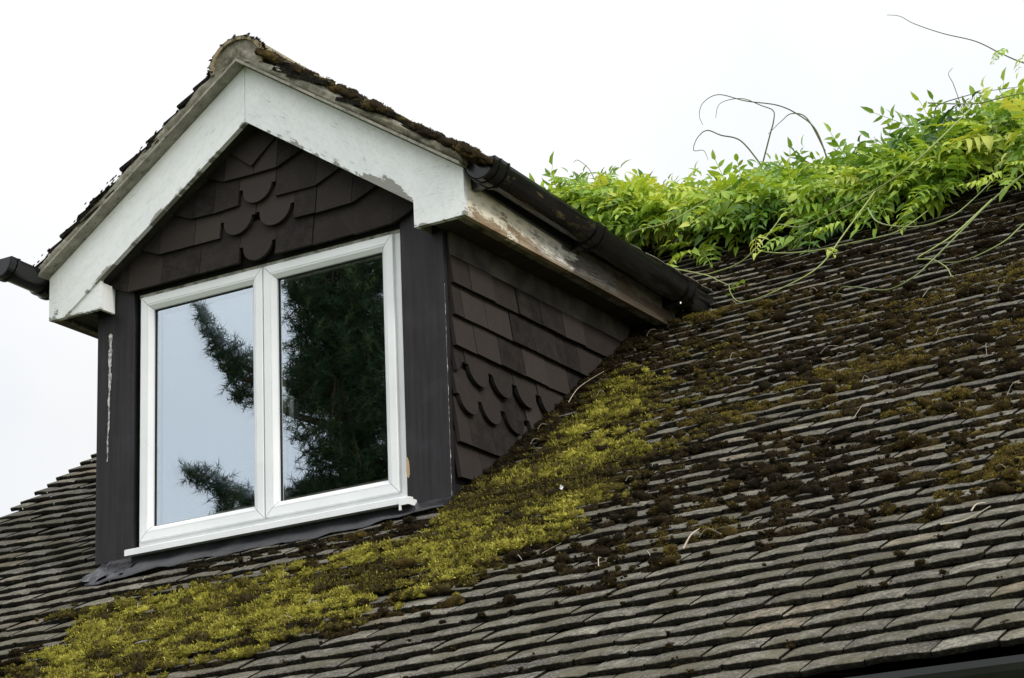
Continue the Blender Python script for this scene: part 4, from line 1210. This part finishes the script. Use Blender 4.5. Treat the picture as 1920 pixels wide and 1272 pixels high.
# a few leaves on the trailing shoots
pos = [(.66, 2.00, 1.16), (1.19, 1.66, .89), (1.64, 1.42, .85), (1.62, 1.65, 1.04), (2.30, 1.45, .98), (2.42, 1.55, 1.06), (2.36, 1.42, 1.0), (1.38, 1.62, 1.02), (1.10, 2.0, 1.20), (1.3, 1.85, 1.15), (2.04, 2.70, 2.07), (2.0, 2.74, 2.09), (2.1, 2.72, 2.02)]
P = np.array(pos); n = len(P)
D = np.stack([R.normal(-.2, .5, n), R.normal(-.7, .3, n), R.normal(-.35, .25, n)], -1)
leaves('shoot_leaves', P, D, np.stack([R.normal(0, .3, n), -.5+R.normal(0, .2, n), .8+R.normal(0, .2, n)], -1), R.uniform(.34, .6, n), np.clip(R.normal(.72, .15, n), 0, 1), M['leaf'], vine, 9)
m = MB()
for k in range(46):      # woody stems inside the plant
    xx = R.uniform(-.2, 4.8); pts = []
    for j in range(5):
        pts.append(tuple(map(float, vine_point(np.array(xx+j*.12*(1 if k % 2 else -1)), np.array(max(0, .15+.26*j+R.normal(0, .1))), np.array(R.uniform(.3, .8))))))
    m.tube(smooth_line(pts, 4), R.uniform(.004, .009), .003, 5)
m.build('woody_stems', M['stem_brown'], vine, smooth=True)

# ------------------------------------------------------------------ the pine across the garden (seen mirrored in the window)
def pine(label, base, h, limbs, clusters, seed, spread):
    R = np.random.default_rng(seed)
    t_ = thing('pine_tree', label, 'tree', base, 'pines across the garden')
    b = np.array(base)
    m = MB(); m.tube([b+np.array([0, 0, -.1]), b+np.array([.1, .05, h*.4]), b+np.array([.0, .1, h*.75]), b+np.array([.1, .0, h])], .24, .05, 12)
    m.build('trunk', M['bark'], t_, smooth=True)
    br = MB(); tips = []
    for pts in limbs:
        L = smooth_line(pts, 5); lm = MB(); lm.tube(L, .045, .008, 6); lm.build('limb', M['bark'], t_)
        for j, p in enumerate(L):
            f = j/(len(L)-1)
            if f > .3: tips += [(np.array(p), .5*(1.1-f)+.06)]*2
    P = []
    for p, r_ in tips:
        for _ in range(3): P.append(p+R.normal(0, r_*.22, 3))
    for c_, rad, n_ in clusters:
        q = R.normal(0, 1, (n_, 3)); q /= np.linalg.norm(q, axis=1)[:, None]
        n_ = int(n_*1.3); q = np.concatenate([q, q])[:n_]; q *= (R.uniform(0, 1, n_)**.45)[:, None]
        pts = np.array(c_)+q*np.array(rad)
        P += list(pts)
        for k in range(0, n_, 14): br.tube([(b[0], b[1], c_[2]-.4), tuple(np.array(c_)+(pts[k]-np.array(c_))*.2), tuple(pts[k])], .012, .004, 5)
    br.build('twigs', M['bark'], t_)
    P = np.array(P); n = len(P); per = 46
    ax = R.normal(0, 1, (n, 3))+np.array([0, 0, .7]); ax /= np.linalg.norm(ax, axis=1)[:, None]
    bi = np.repeat(np.arange(n), per); mm = len(bi)
    along = R.uniform(-.10, .10, mm)[:, None]
    d = R.normal(0, 1, (mm, 3))+ax[bi]*.9; d /= np.linalg.norm(d, axis=1)[:, None]
    o = P[bi]+ax[bi]*along
    sd = np.cross(d, R.normal(0, 1, (mm, 3))); sd /= np.linalg.norm(sd, axis=1)[:, None]
    ln = R.uniform(.06, .11, mm)[:, None]; w = .0034
    V = np.stack([o-sd*w, o+sd*w, o+d*ln], 1).reshape(-1, 3)
    T = np.zeros((mm*3, 4)); T[:, 3] = 1; T[:, 0] = np.repeat(R.uniform(0, 1, n), per*3)
    link('needles', np_mesh('needles', V, [np.arange(mm*3).reshape(-1, 3)], T), M['needle'], t_)
    return t_
TX, TY = -7.05, -11.0
pine('tall dark pine across the garden, mirrored in the right window pane', (TX, TY, -3.85), 12.5,
     [[(TX, TY, 4.2), (-7.7, -10.9, 4.35), (-8.33, -11, 4.66), (-8.56, -11, 4.83), (-8.76, -11, 5.02), (-8.95, -11, 5.40)],
      [(-8.1, -11, 4.5), (-8.35, -10.9, 4.55), (-8.5, -10.9, 4.70)],
      [(TX, TY, 3.8), (-7.8, -11, 4.1), (-8.2, -11, 4.35), (-8.50, -11, 4.44)],
      [(TX, TY, 2.2), (-7.8, -11, 2.7), (-8.4, -11, 3.35), (-8.85, -11.1, 3.6), (-9.17, -11.1, 3.80)],
      [(-8.0, -11, 2.9), (-8.5, -11, 3.2), (-8.7, -11, 3.5)],
      [(TX, TY, 4.6), (-7.5, -11, 5.0), (-7.85, -11, 5.5)],
      [(TX, TY, 2.8), (-7.7, -10.8, 3.2), (-8.3, -10.8, 3.3)]],
     [((-6.9, -11, 4.6), (.75, .8, .55), 420), ((-6.6, -11, 5.5), (.95, .9, .6), 330), ((-6.8, -11, 3.5), (.7, .8, .55), 380), ((-7.1, -11, 2.7), (1.1, .9, .5), 380),
      ((-7.28, -11, 4.4), (.28, .4, .34), 230), ((-7.6, -11, 5.35), (.26, .3, .2), 110), ((-7.62, -11, 4.38), (.2, .3, .26), 130), ((-7.62, -11, 3.2), (.34, .3, .3), 150), ((-7.2, -11, 5.75), (.6, .5, .35), 240), ((-7.45, -11, 5.1), (.22, .3, .3), 90), ((-7.3, -11, 3.0), (.5, .4, .4), 220), ((-6.9, -10.4, 4.3), (.6, .3, 1.6), 700), ((-7.2, -11.2, 5.25), (.3, .3, .18), 40), ((-6.3, -11, 4.2), (.8, .8, 1.4), 420), ((-7.0, -11, 1.6), (1.4, 1, .7), 200), ((-6.8, -11, 6.7), (1.0, .9, .8), 220), ((-6.9, -11, 8.0), (.6, .6, .8), 120)], 91, 1)
